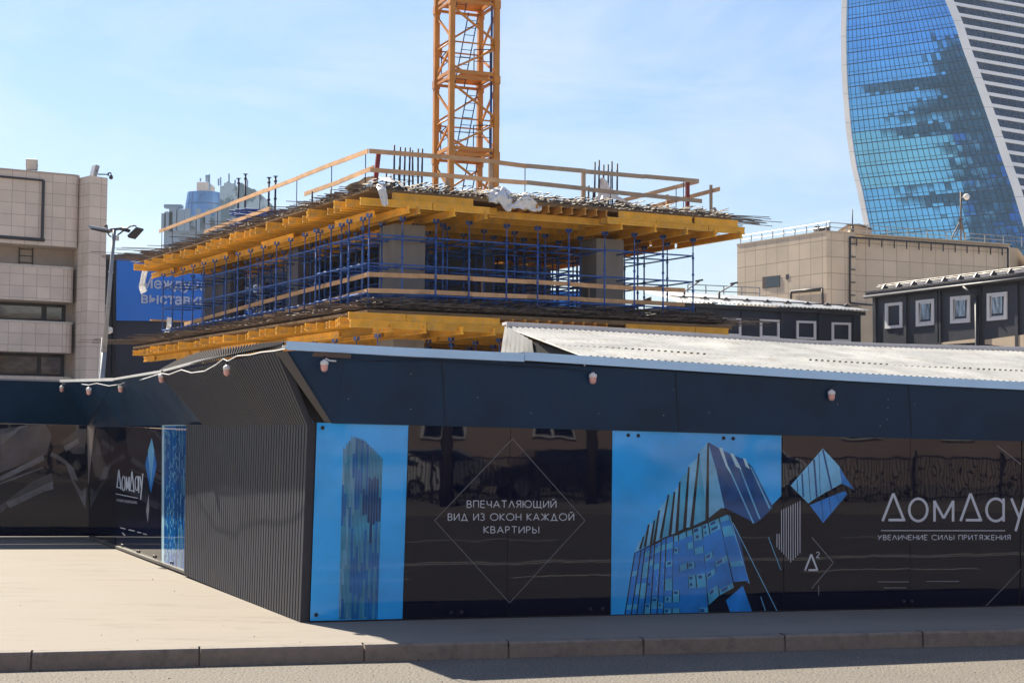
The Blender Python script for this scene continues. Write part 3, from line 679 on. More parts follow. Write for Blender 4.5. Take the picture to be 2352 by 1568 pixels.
lo_ = [fp(-420, 969, .035), fp(-10, 971, .035), fp(200, 976, .035)]
t4 = fp(0, 872, .5); t5 = fp(-420, 868, .5); t3 = fp(140, 876, .55)
fp_b.face([lo_[0], lo_[1], t4, t5]); fp_b.face([lo_[1], lo_[2], t3, t4]); fp_b.face([lo_[2], b2, t2, t3])
fp_b.face([p - nF * .02 for p in (lo_[0], lo_[1], t4, t5)]); fp_b.face([p - nF * .02 for p in (lo_[1], lo_[2], t3, t4)])
fp_b.build('canopy_band', M['dark_metal'], hf)
et = MB(); et.beam(t3 + UP * .012, t2 + UP * .012, .05, .045); et.build('edge_trim', M['white_trim'], hf)
et = MB(); et.beam(t5 + UP * .01, t4 + UP * .01, .04, .03); et.beam(t4 + UP * .01, t3 + UP * .01, .04, .03); et.build('edge_trim', M['thinline'], hf)

# ================================================================== lamps strung along the canopy
def lamp(px, py, P, label, s=1.0):
    c = P; t = thing('string_lamp', label, 'lamp', c, 'pink domed lamps along the canopy edge')
    cap = MB(); cap.lathe(c, [(.0, .052), (.016, .05), (.02, .038), (.036, .034), (.041, .018), (.041, -.002), (.037, -.004)], 16); cap.build('cap', M['bulb_w'], t)
    d = MB(); d.lathe(c, [(.036, -.002), (.036, -.03), (.031, -.055), (.018, -.068), (0, -.073)], 16); d.build('dome', M['bulb_p'], t)
    h = MB(); h.tube(c + UP * .048, c + UP * .09 + V((.006, 0, 0)), .009, 6); h.build('hanger', M['bolt'], t)
    return t
lamp(745, 837, wp(745, 837, .20), 'pink domed lamp nearest the folded corner of the dark canopy')
lamp(1362, 866, wp(1362, 866, .16), 'pink domed lamp in the middle of the long dark canopy band')
lamp(1910, 905, wp(1910, 905, .14), 'pink domed lamp at the right end of the dark canopy band')
lamp(521, 848, atY(521, 848, ed[1].y - .05), 'pink domed lamp hanging in front of the ribbed canopy sheet')
lamp(371, 866, atY(371, 866, t1.y - .15), 'pink domed lamp where ribbed canopy sheet meets smooth sheet')
lamp(277, 890, atY(277, 890, t2.y - .2), 'pink domed lamp third from the left on the white cable')
lamp(204, 896, atY(204, 896, t2.y + .5), 'pink domed lamp second from the left on the white cable')
lamp(142, 890, atY(142, 891, t3.y - .1), 'pink domed lamp at the far left end of the white cable')
cb = MB()
cpts = [(142, 880, t3.y), (160, 884, t3.y - .2), (180, 881, t3.y - .5), (204, 884, t2.y + .5), (222, 880, t2.y + .4), (250, 886, t2.y), (277, 882, t2.y - .2), (300, 872, t2.y - .7), (316, 874, t2.y - 1), (340, 867, t1.y + .7), (371, 857, t1.y - .15), (388, 860, t1.y - .4), (417, 849, t1.y - 1), (440, 856, t1.y - 1.4), (470, 852, t1.y - 2), (495, 838, ed[1].y + 1.0), (513, 824, ed[1].y + .7), (523, 829, ed[1].y + .6), (545, 817, ed[1].y + .3), (575, 815, ed[1].y), (600, 809, t0.y + .7), (630, 806, t0.y + .3), (655, 801, t0.y - .05)]
cb.path([atY(x, y, Y - (.12 if x < 320 else .55 if x < 600 else .2)) for x, y, Y in cpts], .0062, 5)
o = cb.build('string_cable', M['cable'], label='white sagging cable strung along the ribbed canopy edge', category='cable')
cb = MB(); cb.path([wp(745, 828, .2), wp(748, 823, .2), wp(757, 828, .19), wp(772, 829, .18)], .008, 5); cb.build('lamp_cord', M['cable'], label='short white cord end curling above the corner lamp', category='cord')
cb = MB(); cb.path([wp(x, y, .17) for x, y in ((806, 822), (850, 829), (900, 827), (980, 826), (1100, 834), (1205, 841), (1300, 846), (1355, 853))], .006, 5); cb.build('dark_cable', M['bolt'], label='thin dark cable sagging along the top of the canopy band', category='cable')

# ================================================================== shed behind the hoarding with white ribbed roof
E0 = wp(1345, 822, -.1)
kk, hh = 3.52, .61
def ridge(x, y): return onP(x, y, E0 - nW * kk, nW)
R0 = ridge(1160, 744)
sh = thing('shed', 'low shed with white ribbed metal roof just behind the long hoarding', 'shed', E0.lerp(wp(2352, 880, -.1), .5))
L_ = (wp(2800, 905, -.1) - E0)
rf = MB()
eav = [(1345, 822), (1500, 832), (1700, 845), (1950, 861), (2150, 872), (2352, 882), (3500, 941)]
EP = [wp(x, y, -.12) for x, y in eav]
RP = [p - nW * kk + UP * (hh + .012 * i) for i, p in enumerate(EP)]
rb2 = [(1165, 749), (1350, 757), (1590, 771), (1850, 788), (2050, 796), (2352, 803), (3150, 826)]
def pj(p):
    q = RM.transposed() @ (p - EYE); return CX + FPX * q.x / -q.z, CY - FPX * q.y / -q.z
def pl_y(x):
    for (x0, y0), (x1, y1) in zip(rb2, rb2[1:]):
        if x <= x1: break
    return y0 + (y1 - y0) * (x - x0) / (x1 - x0)
RP = []
for p in EP:
    b_ = p - nW * kk + UP * hh; x_, y_ = pj(b_); RP.append(ridge(x_, pl_y(x_) + 4))
q_ = random.Random(17)
for i in range(len(EP) - 1):
    ns = max(1, round((EP[i + 1] - EP[i]).length / 1.0))
    for j in range(ns):
        e0, e1 = EP[i].lerp(EP[i + 1], j / ns), EP[i].lerp(EP[i + 1], (j + 1) / ns); r0_, r1_ = RP[i].lerp(RP[i + 1], j / ns), RP[i].lerp(RP[i + 1], (j + 1) / ns)
        n = max(2, round((e1 - e0).length / .078)); v0, v1 = .30 + q_.uniform(-.02, .02), .30 + q_.uniform(-.02, .02); up_ = UP * (.003 + (q_.uniform(.006, .016) if q_.random() < .22 else 0))
        corrugate(rf, e0 + nW * q_.uniform(0, .03), e1 + nW * q_.uniform(0, .03), e0.lerp(r0_, .36), e1.lerp(r1_, .36), n, UP, .03, cut=(.48, .56, .92))
        corrugate(rf, e0.lerp(r0_, v0) + up_, e1.lerp(r1_, v1) + up_ + UP * q_.uniform(-.008, .012), r0_ + UP * .004, r1_ + UP * .004, n, UP, .03, cut=(.48, .56, .92))
rf.build('roof_sheet', M['galv'], sh)
rc = MB()
q = [ridge(x, y) for x, y in ((1158, 743), (1350, 753), (1590, 768), (1850, 785), (2050, 793), (2352, 800), (3150, 823))]
for a, b in zip(q, q[1:]):
    rc.beam(a, b, .22, .035); rc.beam(a + nW * .12 - UP * .02, b + nW * .12 - UP * .02, .03, .06)
rc.build('ridge_cap', M['white_trim'], sh)
rw = MB(); rw.strip([p - UP * .10 for p in q], [p - UP * .30 for p in q]); rw.strip([p - nW * .02 - UP * .02 for p in RP], [p - nW * .02 - UP * .4 for p in RP]); rw.build('fascia_board', M['plywood'], sh)
gw = MB(); g0, g1 = ridge(1158, 744), ridge(1158, 744) + wd * .55 + nW * 1.6
corrugate(gw, ridge(1150, 812), onP(1226, 812, E0 - nW * 2.2, nW), ridge(1160, 746), onP(1222, 783, E0 - nW * 2.2, nW), 7, nW, .03); gw.build('gable_sheet', M['galv'], sh)
gd = MB(); gd.prism([onP(1222, 783, E0 - nW * 2.25, nW), onP(1226, 815, E0 - nW * 2.25, nW), onP(1345, 830, E0 - nW * .5, nW), onP(1340, 822, E0 - nW * .5, nW)], -nW * .03); gd.build('gable_gap', M['black'], sh)  # solid black sheet drawn as the shaded gap under the roof end
ft = MB(); fr_ = random.Random(9)
ga = [onP(x, y, E0 - nW * (2.15 - 1.8 * i / 8), nW) for i, (x, y) in enumerate(((1236, 800), (1250, 795), (1265, 789), (1282, 788), (1296, 792), (1306, 800), (1318, 812), (1332, 819), (1345, 824)))]
gb = [onP(x, y, E0 - nW * (2.15 - 1.8 * i / 8), nW) for i, (x, y) in enumerate(((1236, 812), (1252, 812), (1268, 812), (1284, 815), (1298, 817), (1308, 819), (1320, 823), (1333, 826), (1345, 828)))]
ft.strip(ga, [a.lerp(b, .5) + nW * fr_.uniform(.02, .12) for a, b in zip(ga, gb)]); ft.strip([a.lerp(b, .5) + nW * fr_.uniform(.02, .12) for a, b in zip(ga, gb)], gb); ft.build('torn_felt', M['felt'], sh)
bk = MB(); bk.prism([EP[0] - UP * .05, EP[-1] - UP * .05, EP[-1] - UP * 2.4, EP[0] - UP * 2.4], -nW * .06); bk.build('wall', M['navy_wall'], sh)
bk = MB(); bk.prism([RP[0] - UP * .3, RP[-1] - UP * .3, RP[-1] - UP * 3.1, RP[0] - UP * 3.1], -nW * .06); bk.build('wall', M['navy_wall'], sh)

# ================================================================== unfinished concrete building
C0 = atY(850, 437, 42); ZU, ZL = C0.z, 5.29
c0 = V((C0.x, C0.y, 0))
eL = V((-.5, .866, 0)).normalized(); eR = V((.892, .4515, 0)).normalized()
LU, LR, LLo = 21.0, 11.75, 21.6
def bp(a, b, z): return c0 + eL * a + eR * b + UP * z
ub = thing('unfinished_building', 'unfinished concrete building with formwork decks and blue shoring behind the hoarding', 'building site', bp(10, 6, 0))
def bbox(mb, a0, a1, b0, b1, z0, z1): mb.hexa([bp(a0, b0, z0), bp(a1, b0, z0), bp(a1, b1, z0), bp(a0, b1, z0)], [bp(a0, b0, z1), bp(a1, b0, z1), bp(a1, b1, z1), bp(a0, b1, z1)])
for a0, a1, b0, b1 in ((1.35, 2.3, 1.35, 2.3), (1.35, 2.3, 7.9, 8.85), (8.4, 9.3, 1.35, 2.0), (15.4, 18.2, 1.6, 2.1)):
    for z0, z1 in ((ZL + .1, ZU - .66), (0, ZL - .62)):
        mb = MB(); bbox(mb, a0, a1, b0, b1, z0, z1); mb.build('column', M['concrete' if a0 < 3 else 'concrete_shade'], ub)
for a0, a1, b0, b1 in ((4.0, 11.5, 5.6, 5.9), (14.2, 16.6, 4.6, 4.9), (11.5, 11.8, 2.9, 5.9), (9.2, 9.5, 5.9, 11.0), (19.6, 20.6, 4.5, 4.8)):
    mb = MB(); bbox(mb, a0, a1, b0, b1, ZL + .1, ZU - .66); mb.build('core_wall', M['concrete_shade'], ub)
for a0, a1, b0, b1 in ((6.0, 6.3, .8, 11.8), (6.3, 23.0, 4.0, 4.3)):
    mb = MB(); bbox(mb, a0, a1, b0, b1, 0, ZL - .6); mb.build('core_wall', M['concrete_shade'], ub)
mb = MB(); bbox(mb, 0.5, LLo, .75, LR - .1, ZL - .0, ZL + .12); mb.build('floor_slab', M['concrete'], ub)
mb = MB(); bbox(mb, 0, LLo, 0, LR, ZL - .03, ZL - .006); mb.build('deck_sheet', M['plywood'], ub)
mb = MB()
bbox(mb, 0, LU, 0, 8.0, ZU - .026, ZU); bbox(mb, 0, 11.0, 8.003, LR, ZU - .026, ZU); bbox(mb, 13.4, LU, 8.003, LR, ZU - .026, ZU)
mb.build('deck_sheet', M['plywood'], ub)
for zz, ln_ in ((ZU, LU), (ZL, LLo)):           # thin edge boards along the deck rims
    mb = MB(); mb.beam(bp(-.02, 0, zz + .0), bp(-.02, LR, zz), .03, .12); mb.build('edge_board', M['plywood'], ub)
    mb = MB(); mb.beam(bp(0, -.02, zz + .02), bp(ln_, -.02, zz + .01), .03, .075); mb.build('edge_board', M['plywood'], ub)
# loose light boards lying on the left rim
bs = random.Random(2)
for k in range(9):
    a = 1 + k * 2.1 + bs.uniform(-.3, .3); b = bs.uniform(.5, 1.1); mb = MB(); mb.beam(bp(a, b, ZU + .22), bp(a + bs.uniform(1.4, 2.0), b + bs.uniform(-.15, .15), ZU + .22), .2, .035)
    mb.build('loose_board', M['plank'], label='pine board lying on the rebar at the left rim of the upper deck', category='board', group='boards lying on the left rim of the upper deck')

# ---------------------------------------------------------------- formwork beams, each one a thing
fr = random.Random(21)
def beam_thing(p, q, label, group, mname='yellow', both=True):
    mb = MB(); mb.ibeam(p, q)
    d = (V(q) - V(p)).normalized() * .002
    mb.build('formwork_beam', M[mname], label=label, category='timber beam', group=group)
def level(ZD, lab, Ltot, za_end):
    zJ, zS = (ZD - .026 - .25, ZD - .026 - .46) if lab == 'upper deck' else (ZD - .026 - .19, ZD - .026 - .40)      # joist centre (packed below a doubled edge beam), stringer centre
    # doubled edge beams on the front face
    gf = 'edge beams on the front of the %s' % lab
    if lab == 'upper deck': segs = ((.62, 3.05, .0), (7.75, 10.3, .0), (10.4, 11.95, .0)); low = ((-.35, 1.75), (1.78, 3.5), (7.3, 8.95), (8.97, 10.8), (10.82, 12.12))
    else: segs = ((-.6, 1.05, .0), (1.07, 3.9, .0), (8.0, 10.4, .0), (10.42, 11.6, 0.)); low = ((-.6, 1.6), (1.62, 4.3), (7.4, 9.6), (9.62, 11.5))
    for b0, b1, a in segs: beam_thing(bp(-.05, b0, ZD - .126), bp(-.05, b1, ZD - .126), 'yellow beam in the topmost row along the front edge of the %s' % lab, gf)
    for b0, b1 in low: beam_thing(bp(-.16, b0, ZD - .34), bp(-.16, b1, ZD - .34), 'yellow beam in the second row along the front edge of the %s' % lab, gf + ', second row')
    # zones along the front: joists along the front in the outer two, across it in the middle one
    gj = 'joists under the %s' % lab
    n = int((Ltot - .3) / .46)
    for k in range(n):
        a = .28 + k * .46
        beam_thing(bp(a, -.12 - fr.choice([0, 0, .1, .25, .4]), zJ), bp(a, 3.9 + fr.uniform(-.1, .3), zJ), 'yellow joist under the %s with its end showing at the left rim' % lab, gj + ' at the left rim')
        if a < 12 or k % 2 == 0: beam_thing(bp(a, 7.5 + fr.uniform(-.3, .1), zJ), bp(a, LR - .1 + fr.choice([0, .12, .28]), zJ), 'yellow joist under the right part of the %s, lying parallel to its front edge' % lab, gj + ' on the right')
    for k in range(9):
        b = 4.3 + k * .38
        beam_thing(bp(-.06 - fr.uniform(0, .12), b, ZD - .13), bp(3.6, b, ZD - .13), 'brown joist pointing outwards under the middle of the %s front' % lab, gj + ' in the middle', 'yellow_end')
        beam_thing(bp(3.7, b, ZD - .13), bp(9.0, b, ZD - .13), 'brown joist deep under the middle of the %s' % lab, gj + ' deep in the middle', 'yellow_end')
    # stringers
    gs = 'stringers under the %s' % lab
    for b in ((1.0, 1.3, 2.35, 3.35) if lab == 'upper deck' else (.55, 1.55, 2.6, 3.6)) + (7.75, 8.9, 10.0, 11.0, 11.9):
        a = -.22 - fr.uniform(0, .15)
        while a < Ltot - 1:
            l = fr.choice([2.6, 3.3, 3.9]); beam_thing(bp(a, b, zS), bp(min(Ltot, a + l), b, zS), 'yellow stringer beam running back under the joists of the %s' % lab, gs); a += l + .05
            b += fr.choice([-.07, .07])
    for a in (.35, 1.5, 2.7, 3.9, 5.4, 7, 8.6):
        beam_thing(bp(a, 3.75, ZD - .34), bp(a, 7.6, ZD - .34), 'yellow stringer parallel to the front under the middle of the %s' % lab, gs + ' in the middle')
    # stringer along the left rim, stepped
    for k in range(int(Ltot / 2.9)):
        a = .9 + k * 2.95; bb_ = .55 + (k % 2) * .28
        beam_thing(bp(a, bb_, zS), bp(a + 2.7, bb_, zS), 'short stepped stringer beam under the left rim of the %s' % lab, 'stepped stringers under the left rim of the %s' % lab)
level(ZU, 'upper deck', LU, 0)
level(ZL, 'lower deck', LLo, 0)

# ---------------------------------------------------------------- blue shoring scaffolds between the decks
ZS0, ZS1 = ZL + .14, ZU - .66
def scaffold(label, As, Bs, zs, heads=True, seed=1, z0=ZS0, z1=ZS1, skip=lambda a, b: False):
    t = thing('shoring_scaffold', label, 'scaffold', bp((As[0] + As[-1]) / 2, (Bs[0] + Bs[-1]) / 2, z0))
    r_ = random.Random(seed)
    for a in As:
        for b in Bs:
            if skip(a, b): continue
            mb = MB(); top = z1 - r_.uniform(0, .03)
            mb.tube(bp(a, b, z0 + .02), bp(a, b, top - .35), .027, 6); mb.tube(bp(a, b, top - .35), bp(a, b, top), .019, 6)
            for z in (z0 + .45, z0 + .95, z0 + 1.45, z0 + 1.95): mb.tube(bp(a, b, z - .03), bp(a, b, z + .03), .042, 6)
            mb.tube(bp(a, b, z0), bp(a, b, z0 + .02), .08, 6)
            mb.box(bp(a, b, top), eL * .08, eR * .06, UP * .006); mb.box(bp(a, b, top + .05) + eR * .055, eL * .08, eR * .004, UP * .05); mb.box(bp(a, b, top + .05) - eR * .055, eL * .08, eR * .004, UP * .05)
            mb.build('standard', M['scaf'], t)
    for z in zs:
        for a in As:
            mb = MB()
            for b0, b1 in zip(Bs, Bs[1:]): mb.tube(bp(a, b0 + .03, z0 + z), bp(a, b1 - .03, z0 + z), .024, 6)
            mb.build('ledger', M['scaf'], t)
        for b in Bs:
            mb = MB()
            for a0, a1 in zip(As, As[1:]): mb.tube(bp(a0 + .03, b, z0 + z), bp(a1 - .03, b, z0 + z), .024, 6)
            mb.build('ledger', M['scaf'], t)
    return t
fs_ = lambda x0, d, n: [x0 + d * k for k in range(n)]
colskip = lambda a, b: (1.2 < a < 2.45 and (1.2 < b < 2.45 or 7.75 < b < 9.0)) or (8.2 < a < 9.5 and 1.2 < b < 2.2)
scaffold('front blue shoring scaffold beneath the right-facing edge of the upper deck', [.42, 1.75, 3.0, 4.1], [.175, 1.16, 2.17, 3.19, 4.37, 5.37, 6.39, 7.59, 8.61, 9.61, 10.68], (.42, 1.23, 2.02), seed=1)
scaffold('long blue shoring scaffold beneath the left rim of the upper deck', fs_(4.15, 1.15, 14), [.32, 1.45], (.42, 1.23, 2.02), seed=2)
scaffold('blue corner shoring scaffold two bays deep behind the corner column', [1.15, 2.6], [.32, 2.75], (.42, 1.23, 2.02), seed=3)
scaffold('blue shoring scaffold against the dark core wall inside the building', fs_(4.2, 1.4, 5), [2.9, 4.0, 5.0], (.42, 1.23, 2.02), seed=4)
scaffold('dense blue shoring scaffold on the far right of the floor, open to the sky', fs_(4.3, 1.25, 4), [6.9, 7.9, 8.9, 9.8, 10.6], (.2, .6, 1.0, 1.4, 1.8), seed=5)
scaffold('dense blue shoring scaffold at the back corner, seen as a lattice against daylight', fs_(10.5, 1.3, 7), [6.4, 7.4, 8.5, 9.6, 10.6], (.2, .6, 1.0, 1.4, 1.8), seed=6)
scaffold('dense blue shoring scaffold at the far left end of the floor', fs_(17.0, 1.2, 4), [2.7, 3.9, 5.1, 6.2], (.2, .6, 1.0, 1.4, 1.8), seed=7)
scaffold('dense blue shoring scaffold in the left half of the floor, behind the rim row', fs_(9.8, 1.1, 5), [2.4, 3.3, 4.2], (.25, .7, 1.2, 1.7, 2.1), seed=9)
scaffold('blue shoring scaffold under the lower deck, mostly hidden by the hoarding', [.5, 1.9, 3.4, 4.9], [.5, 2.7, 4.2, 5.6, 7.1, 9.4, 11.2], (2.2, 3.2), seed=8, z0=0.0, z1=ZL - .64)

# ---------------------------------------------------------------- rebar mats
def rebar_mat(label, ZD, Ltot, seed):
    r_ = random.Random(seed); t = thing('rebar_mat', label, 'rebar mat', bp(Ltot / 2, 6, ZD))
    bars = []
    def bent(p, q, sag):
        return [p, p.lerp(q, .12) + UP * .0, q] if sag == 0 else [p - UP * sag, p.lerp(q, .08), q.lerp(p, .08), q - UP * sag * r_.random()]
    for lay_ in range(2):
        z = ZD + .035 + .10 * lay_
        for k in range(int(Ltot / .2)):
            a = .1 + k * .2 + r_.uniform(-.03, .03); far = (a / Ltot)
            e0 = r_.uniform(.12, .55) + (r_.uniform(0, 1.1) if r_.random() < .1 + .25 * far ** 4 else 0) + far ** 5 * r_.uniform(0, 1.6)
            e1 = r_.uniform(.35, 1.0) + (r_.uniform(.2, 1.5) if r_.random() < .45 else 0)
            bars.append((1 if lay_ == 0 else 0, bent(bp(a, -e0, z), bp(a + r_.uniform(-.05, .05), LR + e1, z), r_.uniform(0, .05))))
        for k in range(int(LR / .2)):
            b = .1 + k * .2 + r_.uniform(-.03, .03); e0 = r_.uniform(.05, .42)
            bars.append((2, bent(bp(-e0, b, z + .02), bp(Ltot + r_.uniform(.1, .6), b, z + .02), r_.uniform(0, .04))))
    order = sorted(range(len(bars)), key=lambda i: (bars[i][0] != 0, bars[i][0] != 2, i))
    for i in order[:95]:
        mb = MB(); mb.path(bars[i][1], .011, 4); mb.build('bar', M['rebar'] if i % 3 else M['rebar_pale'], t)
    mb = MB()
    for i in order[95:]: mb.path(bars[i][1], .011, 4, m=i % 2)
    mb.build('bars', [M['rebar'], M['rebar_pale']], t, kind='stuff')
    # tied rim bars: short hooked ends crowding the front and left rims
    mb = MB()
    for k in range(620):
        b = r_.uniform(.1, LR - .1); a = r_.uniform(-.18, .45); z = ZD + r_.uniform(.03, .34); l = r_.uniform(.35, .9)
        mb.tube(bp(a, b, z), bp(a + l, b + r_.uniform(-.12, .12), z + r_.uniform(-.02, .025)), .012, 4, m=k % 3)
    for k in range(520):
        a = r_.uniform(0, Ltot); b = r_.uniform(-.25, .5); z = ZD + r_.uniform(.03, .30); l = r_.uniform(.4, 1.2)
        mb.tube(bp(a, b, z), bp(a + r_.uniform(-.08, .08), b + l, z + r_.uniform(-.02, .02)), .011, 4, m=k % 3)
    for k in range(60):
        b = r_.uniform(0, LR); z = ZD + r_.uniform(.05, .2); mb.tube(bp(r_.uniform(-.1, .4), b, z), bp(r_.uniform(-.1, .4), b + r_.uniform(1, 2.5), z + r_.uniform(-.03, .03)), .011, 4, m=k % 3)
    for k in range(70):
        a = r_.uniform(0, Ltot); z = ZD + r_.uniform(.05, .2); mb.tube(bp(a, r_.uniform(-.1, .4), z), bp(a + r_.uniform(1, 2.5), r_.uniform(-.1, .4), z), .011, 4, m=k % 3)
    mb.build('rim_bars', [M['rebar'], M['rebar_pale'], M['rebar_pale']], t, kind='stuff')
rebar_mat('rusty rebar mat with bristling bar ends on the upper deck', ZU, LU, 31)
rebar_mat('rusty rebar mat with long bar ends on the lower deck', ZL + .12, LLo, 32)

def cage(label, a, b, w, d, n, zb, hs, seed, ties=()):
    r_ = random.Random(seed); t = thing('rebar_cage', label, 'rebar cage', bp(a, b, zb))
    for k in range(n):
        u = k / max(1, n - 1); mb = MB()
        bb = b - w / 2 + w * u + r_.uniform(-.02, .02); aa = a + (d if k % 2 else -d) / 2
        mb.tube(bp(aa, bb, zb), bp(aa + r_.uniform(-.03, .03), bb + r_.uniform(-.03, .03), zb + (r_.uniform(*hs[k % 2]))), .03, 6); mb.build('bar', M['rebar_dark'], t)
    for z in ties:
        mb = MB(); mb.path([bp(a - d / 2, b - w / 2, zb + z), bp(a - d / 2, b + w / 2, zb + z), bp(a + d / 2, b + w / 2, zb + z), bp(a + d / 2, b - w / 2, zb + z), bp(a - d / 2, b - w / 2, zb + z)], .008, 4); mb.build('tie', M['rebar_dark'], t)
cage('tall bundle of dark column bars standing left of the crane mast', 1.85, 1.84, .86, .7, 13, ZU, ((1.45, 1.6), (.8, 1.15)), 41, (.4, .75))
cage('tall dark column bars rising from a white sheet near the right of the upper deck', 1.85, 8.35, .86, .7, 12, ZU, ((1.6, 1.85), (.95, 1.15)), 42, (.5,))
cage('row of short dark bars at the foot of the crane mast', 6.5, 3.6, 3.6, .3, 26, ZU, ((.5, .9), (.35, .7)), 43)
cage('low dark bars sticking up behind the right crane legs', 4.2, 5.2, 1.6, .3, 14, ZU, ((.55, .75), (.3, .6)), 44)
cage('six low dark bars standing near the left rim behind the lower rail', 5.2, 1.2, 1.5, .3, 6, ZU, ((.55, .9), (.4, .6)), 45)

# ---------------------------------------------------------------- guard rails
def rail(label, posts, planks, loc):
    t = thing('guardrail', label, 'guardrail', loc)
    for kind, p, q, w, h, m in posts:
        mb = MB()
        if kind == 'bar': mb.tube(p, q, .014, 5)
        else: mb.beam(p, q, w, h, up=eR)
        mb.build('post', M[m], t)
    for p, q, m in planks:
        mb = MB(); mb.beam(p, q, .035, .125); mb.build('plank', M[m], t)
def H(x, y, s, base, d): pass
zr1, zr2 = ZU + 1.06, ZU + .62
def onA(x, y, b): return onP(x, y, bp(0, b, 0), eR)      # point on the vertical plane of constant b (left rim)
def onB(x, y, a): return onP(x, y, bp(a, 0, 0), eL)      # point on the vertical plane of constant a (front)
pl_ = [onA(845, 347, .25), onA(770, 375, .25), onA(690, 407, .25), onA(610, 438, .25), onA(530, 469, .25), onA(450, 500, .25), onA(366, 532, .25)]
planks = [(pl_[i] + UP * .01 * (i % 2), pl_[i + 1] + UP * .01 * (i % 2), 'plank') for i in range(6)]
lo2 = [onA(858, 385, .3), onA(780, 417, .3), onA(700, 445, .3), onA(620, 478, .3), onA(545, 505, .3), onA(470, 533, .3), onA(420, 550, .3)]
planks += [(lo2[i] - UP * .01 * (i % 2), lo2[i + 1] - UP * .01 * (i % 2), 'plank') for i in (0, 1, 3, 4)]
posts = []
for x, y in ((840, 348), (762, 377), (682, 409), (597, 443), (500, 480), (451, 500), (396, 521), (372, 530)):
    p = onA(x, y, .3); q = V((p.x, p.y, ZU)); posts.append(('bar', q, p + UP * .06, 0, 0, 'rebar_dark'))
rail('two-plank pine guardrail running down the left rim of the upper deck', posts, planks, bp(9, .25, ZU))
pr_ = [onB(848, 347, .25), onB(1010, 360, .25), onB(1135, 372, .25), onB(1210, 382, .25), onB(1345, 394, .25), onB(1480, 406, .25), onB(1605, 417, .25)]
ms = ['plank', 'plank', 'plank', 'plank_old', 'plank_old', 'plank_old']
planks = [(pr_[i] + UP * .012 * (i % 2), pr_[i + 1] + UP * .012 * (i % 2), ms[i]) for i in range(6)]
p2_ = [onB(850, 390, .2), onB(1010, 403, .2), onB(1140, 415, .2), onB(1210, 420, .2), onB(1350, 435, .2), onB(1480, 449, .2), onB(1612, 463, .2)]
planks += [(p2_[i] + UP * .012 * (i % 2), p2_[i + 1] + UP * .012 * (i % 2), ms[i]) for i in range(6)]
posts = []
for x, y, k in ((870, 349, 1), (1127, 371, 2), (1340, 393, 2), (1579, 413, 1), (1206, 380, 0), (1402, 398, 0), (1570, 412, 0), (1027, 403, 2)):
    p = onB(x, y, .3); q = V((p.x, p.y, ZU)) + (eR * -.12 if x == 870 else V((0, 0, 0)))
    if k == 0: posts.append(('bar', q, p + UP * .05, 0, 0, 'rebar_dark'))
    else: posts.append(('box', q, p + UP * .02, .07, .12, 'red_post' if k == 1 else 'plank_old'))
rail('two-plank guardrail with red and grey posts along the right front of the upper deck', posts, planks, bp(.25, 6, ZU))
pa = [onA(1603, 417, LR - .2), onA(1413, 465, LR - .2)]; pb = [onA(1653, 434, LR + .25), onA(1494, 476, LR + .25)]
posts = [('box', V((onA(1633, 432, LR + .2).x, onA(1633, 432, LR + .2).y, ZU)), onA(1633, 425, LR + .2), .06, .08, 'plank_old'), ('box', onA(1660, 512, LR + .2), onA(1640, 478, LR + .2), .06, .08, 'plank_old'), ('bar', V((onA(1553, 432, LR - .2).x, onA(1553, 432, LR - .2).y, ZU)), onA(1553, 428, LR - .2), 0, 0, 'rebar_dark'), ('box', V((onA(1533, 470, LR + .2).x, onA(1533, 470, LR + .2).y, ZU)), onA(1533, 447, LR + .2), .06, .08, 'plank')]
rail('pale plank guardrail slanting back along the far right end of the upper deck', posts, [(pa[0], pa[1], 'plank'), (pb[0], pb[1], 'plank')], bp(1, LR, ZU))
# rails tied to the shoring between the decks
q1 = [onA(848, 630, .22), onA(700, 668, .22), onA(560, 706, .22), onA(424, 744, .22)]; q2 = [onA(848, 667, .22), onA(700, 705, .22), onA(560, 738, .22), onA(430, 768, .22)]
rail('two-plank pine guardrail tied to the blue shoring along the left of the open floor', [], [(q1[i], q1[i + 1], 'plank') for i in range(3)] + [(q2[i], q2[i + 1], 'plank') for i in range(3)], bp(8, .2, ZL))
w1 = [onB(846, 630, .32), onB(960, 634, .32), onB(1085, 640, .32), onB(1210, 647, .32), onB(1340, 655, .32), onB(1460, 662, .32), onB(1573, 667, .32)]
w2 = [onB(846, 667, .32), onB(960, 670, .32), onB(1085, 676, .32), onB(1210, 681, .32), onB(1340, 688, .32), onB(1460, 694, .32), onB(1572, 700, .32)]
rail('two-plank pine guardrail tied to the blue shoring along the front of the open floor', [('box', onB(x, y, .36), onB(x + 1, y + 44, .36), .03, .06, 'steel_rust') for x, y in ((1106, 634), (1352, 650))], [(w1[i] + UP * .008 * (i % 2), w1[i + 1] + UP * .008 * (i % 2), 'plank') for i in range(6)] + [(w2[i] + UP * .008 * (i % 2), w2[i + 1] + UP * .008 * (i % 2), 'plank') for i in range(6)], bp(.3, 6, ZL))
mb = MB(); mb.beam(onB(1495, 688, .5), bp(6, LR - .3, ZL + .75), .04, .16); mb.build('leaning_plank', M['plank_old'], label='dark plank slanting back at the right end of the open floor', category='plank')
mb = MB(); mb.beam(onA(346, 735, -.3), onA(346, 735, -.3) + eR * 3.0, .2, .06); mb.build('loose_board', M['plank'], label='pine board sticking out left beside the blue banner', category='board')

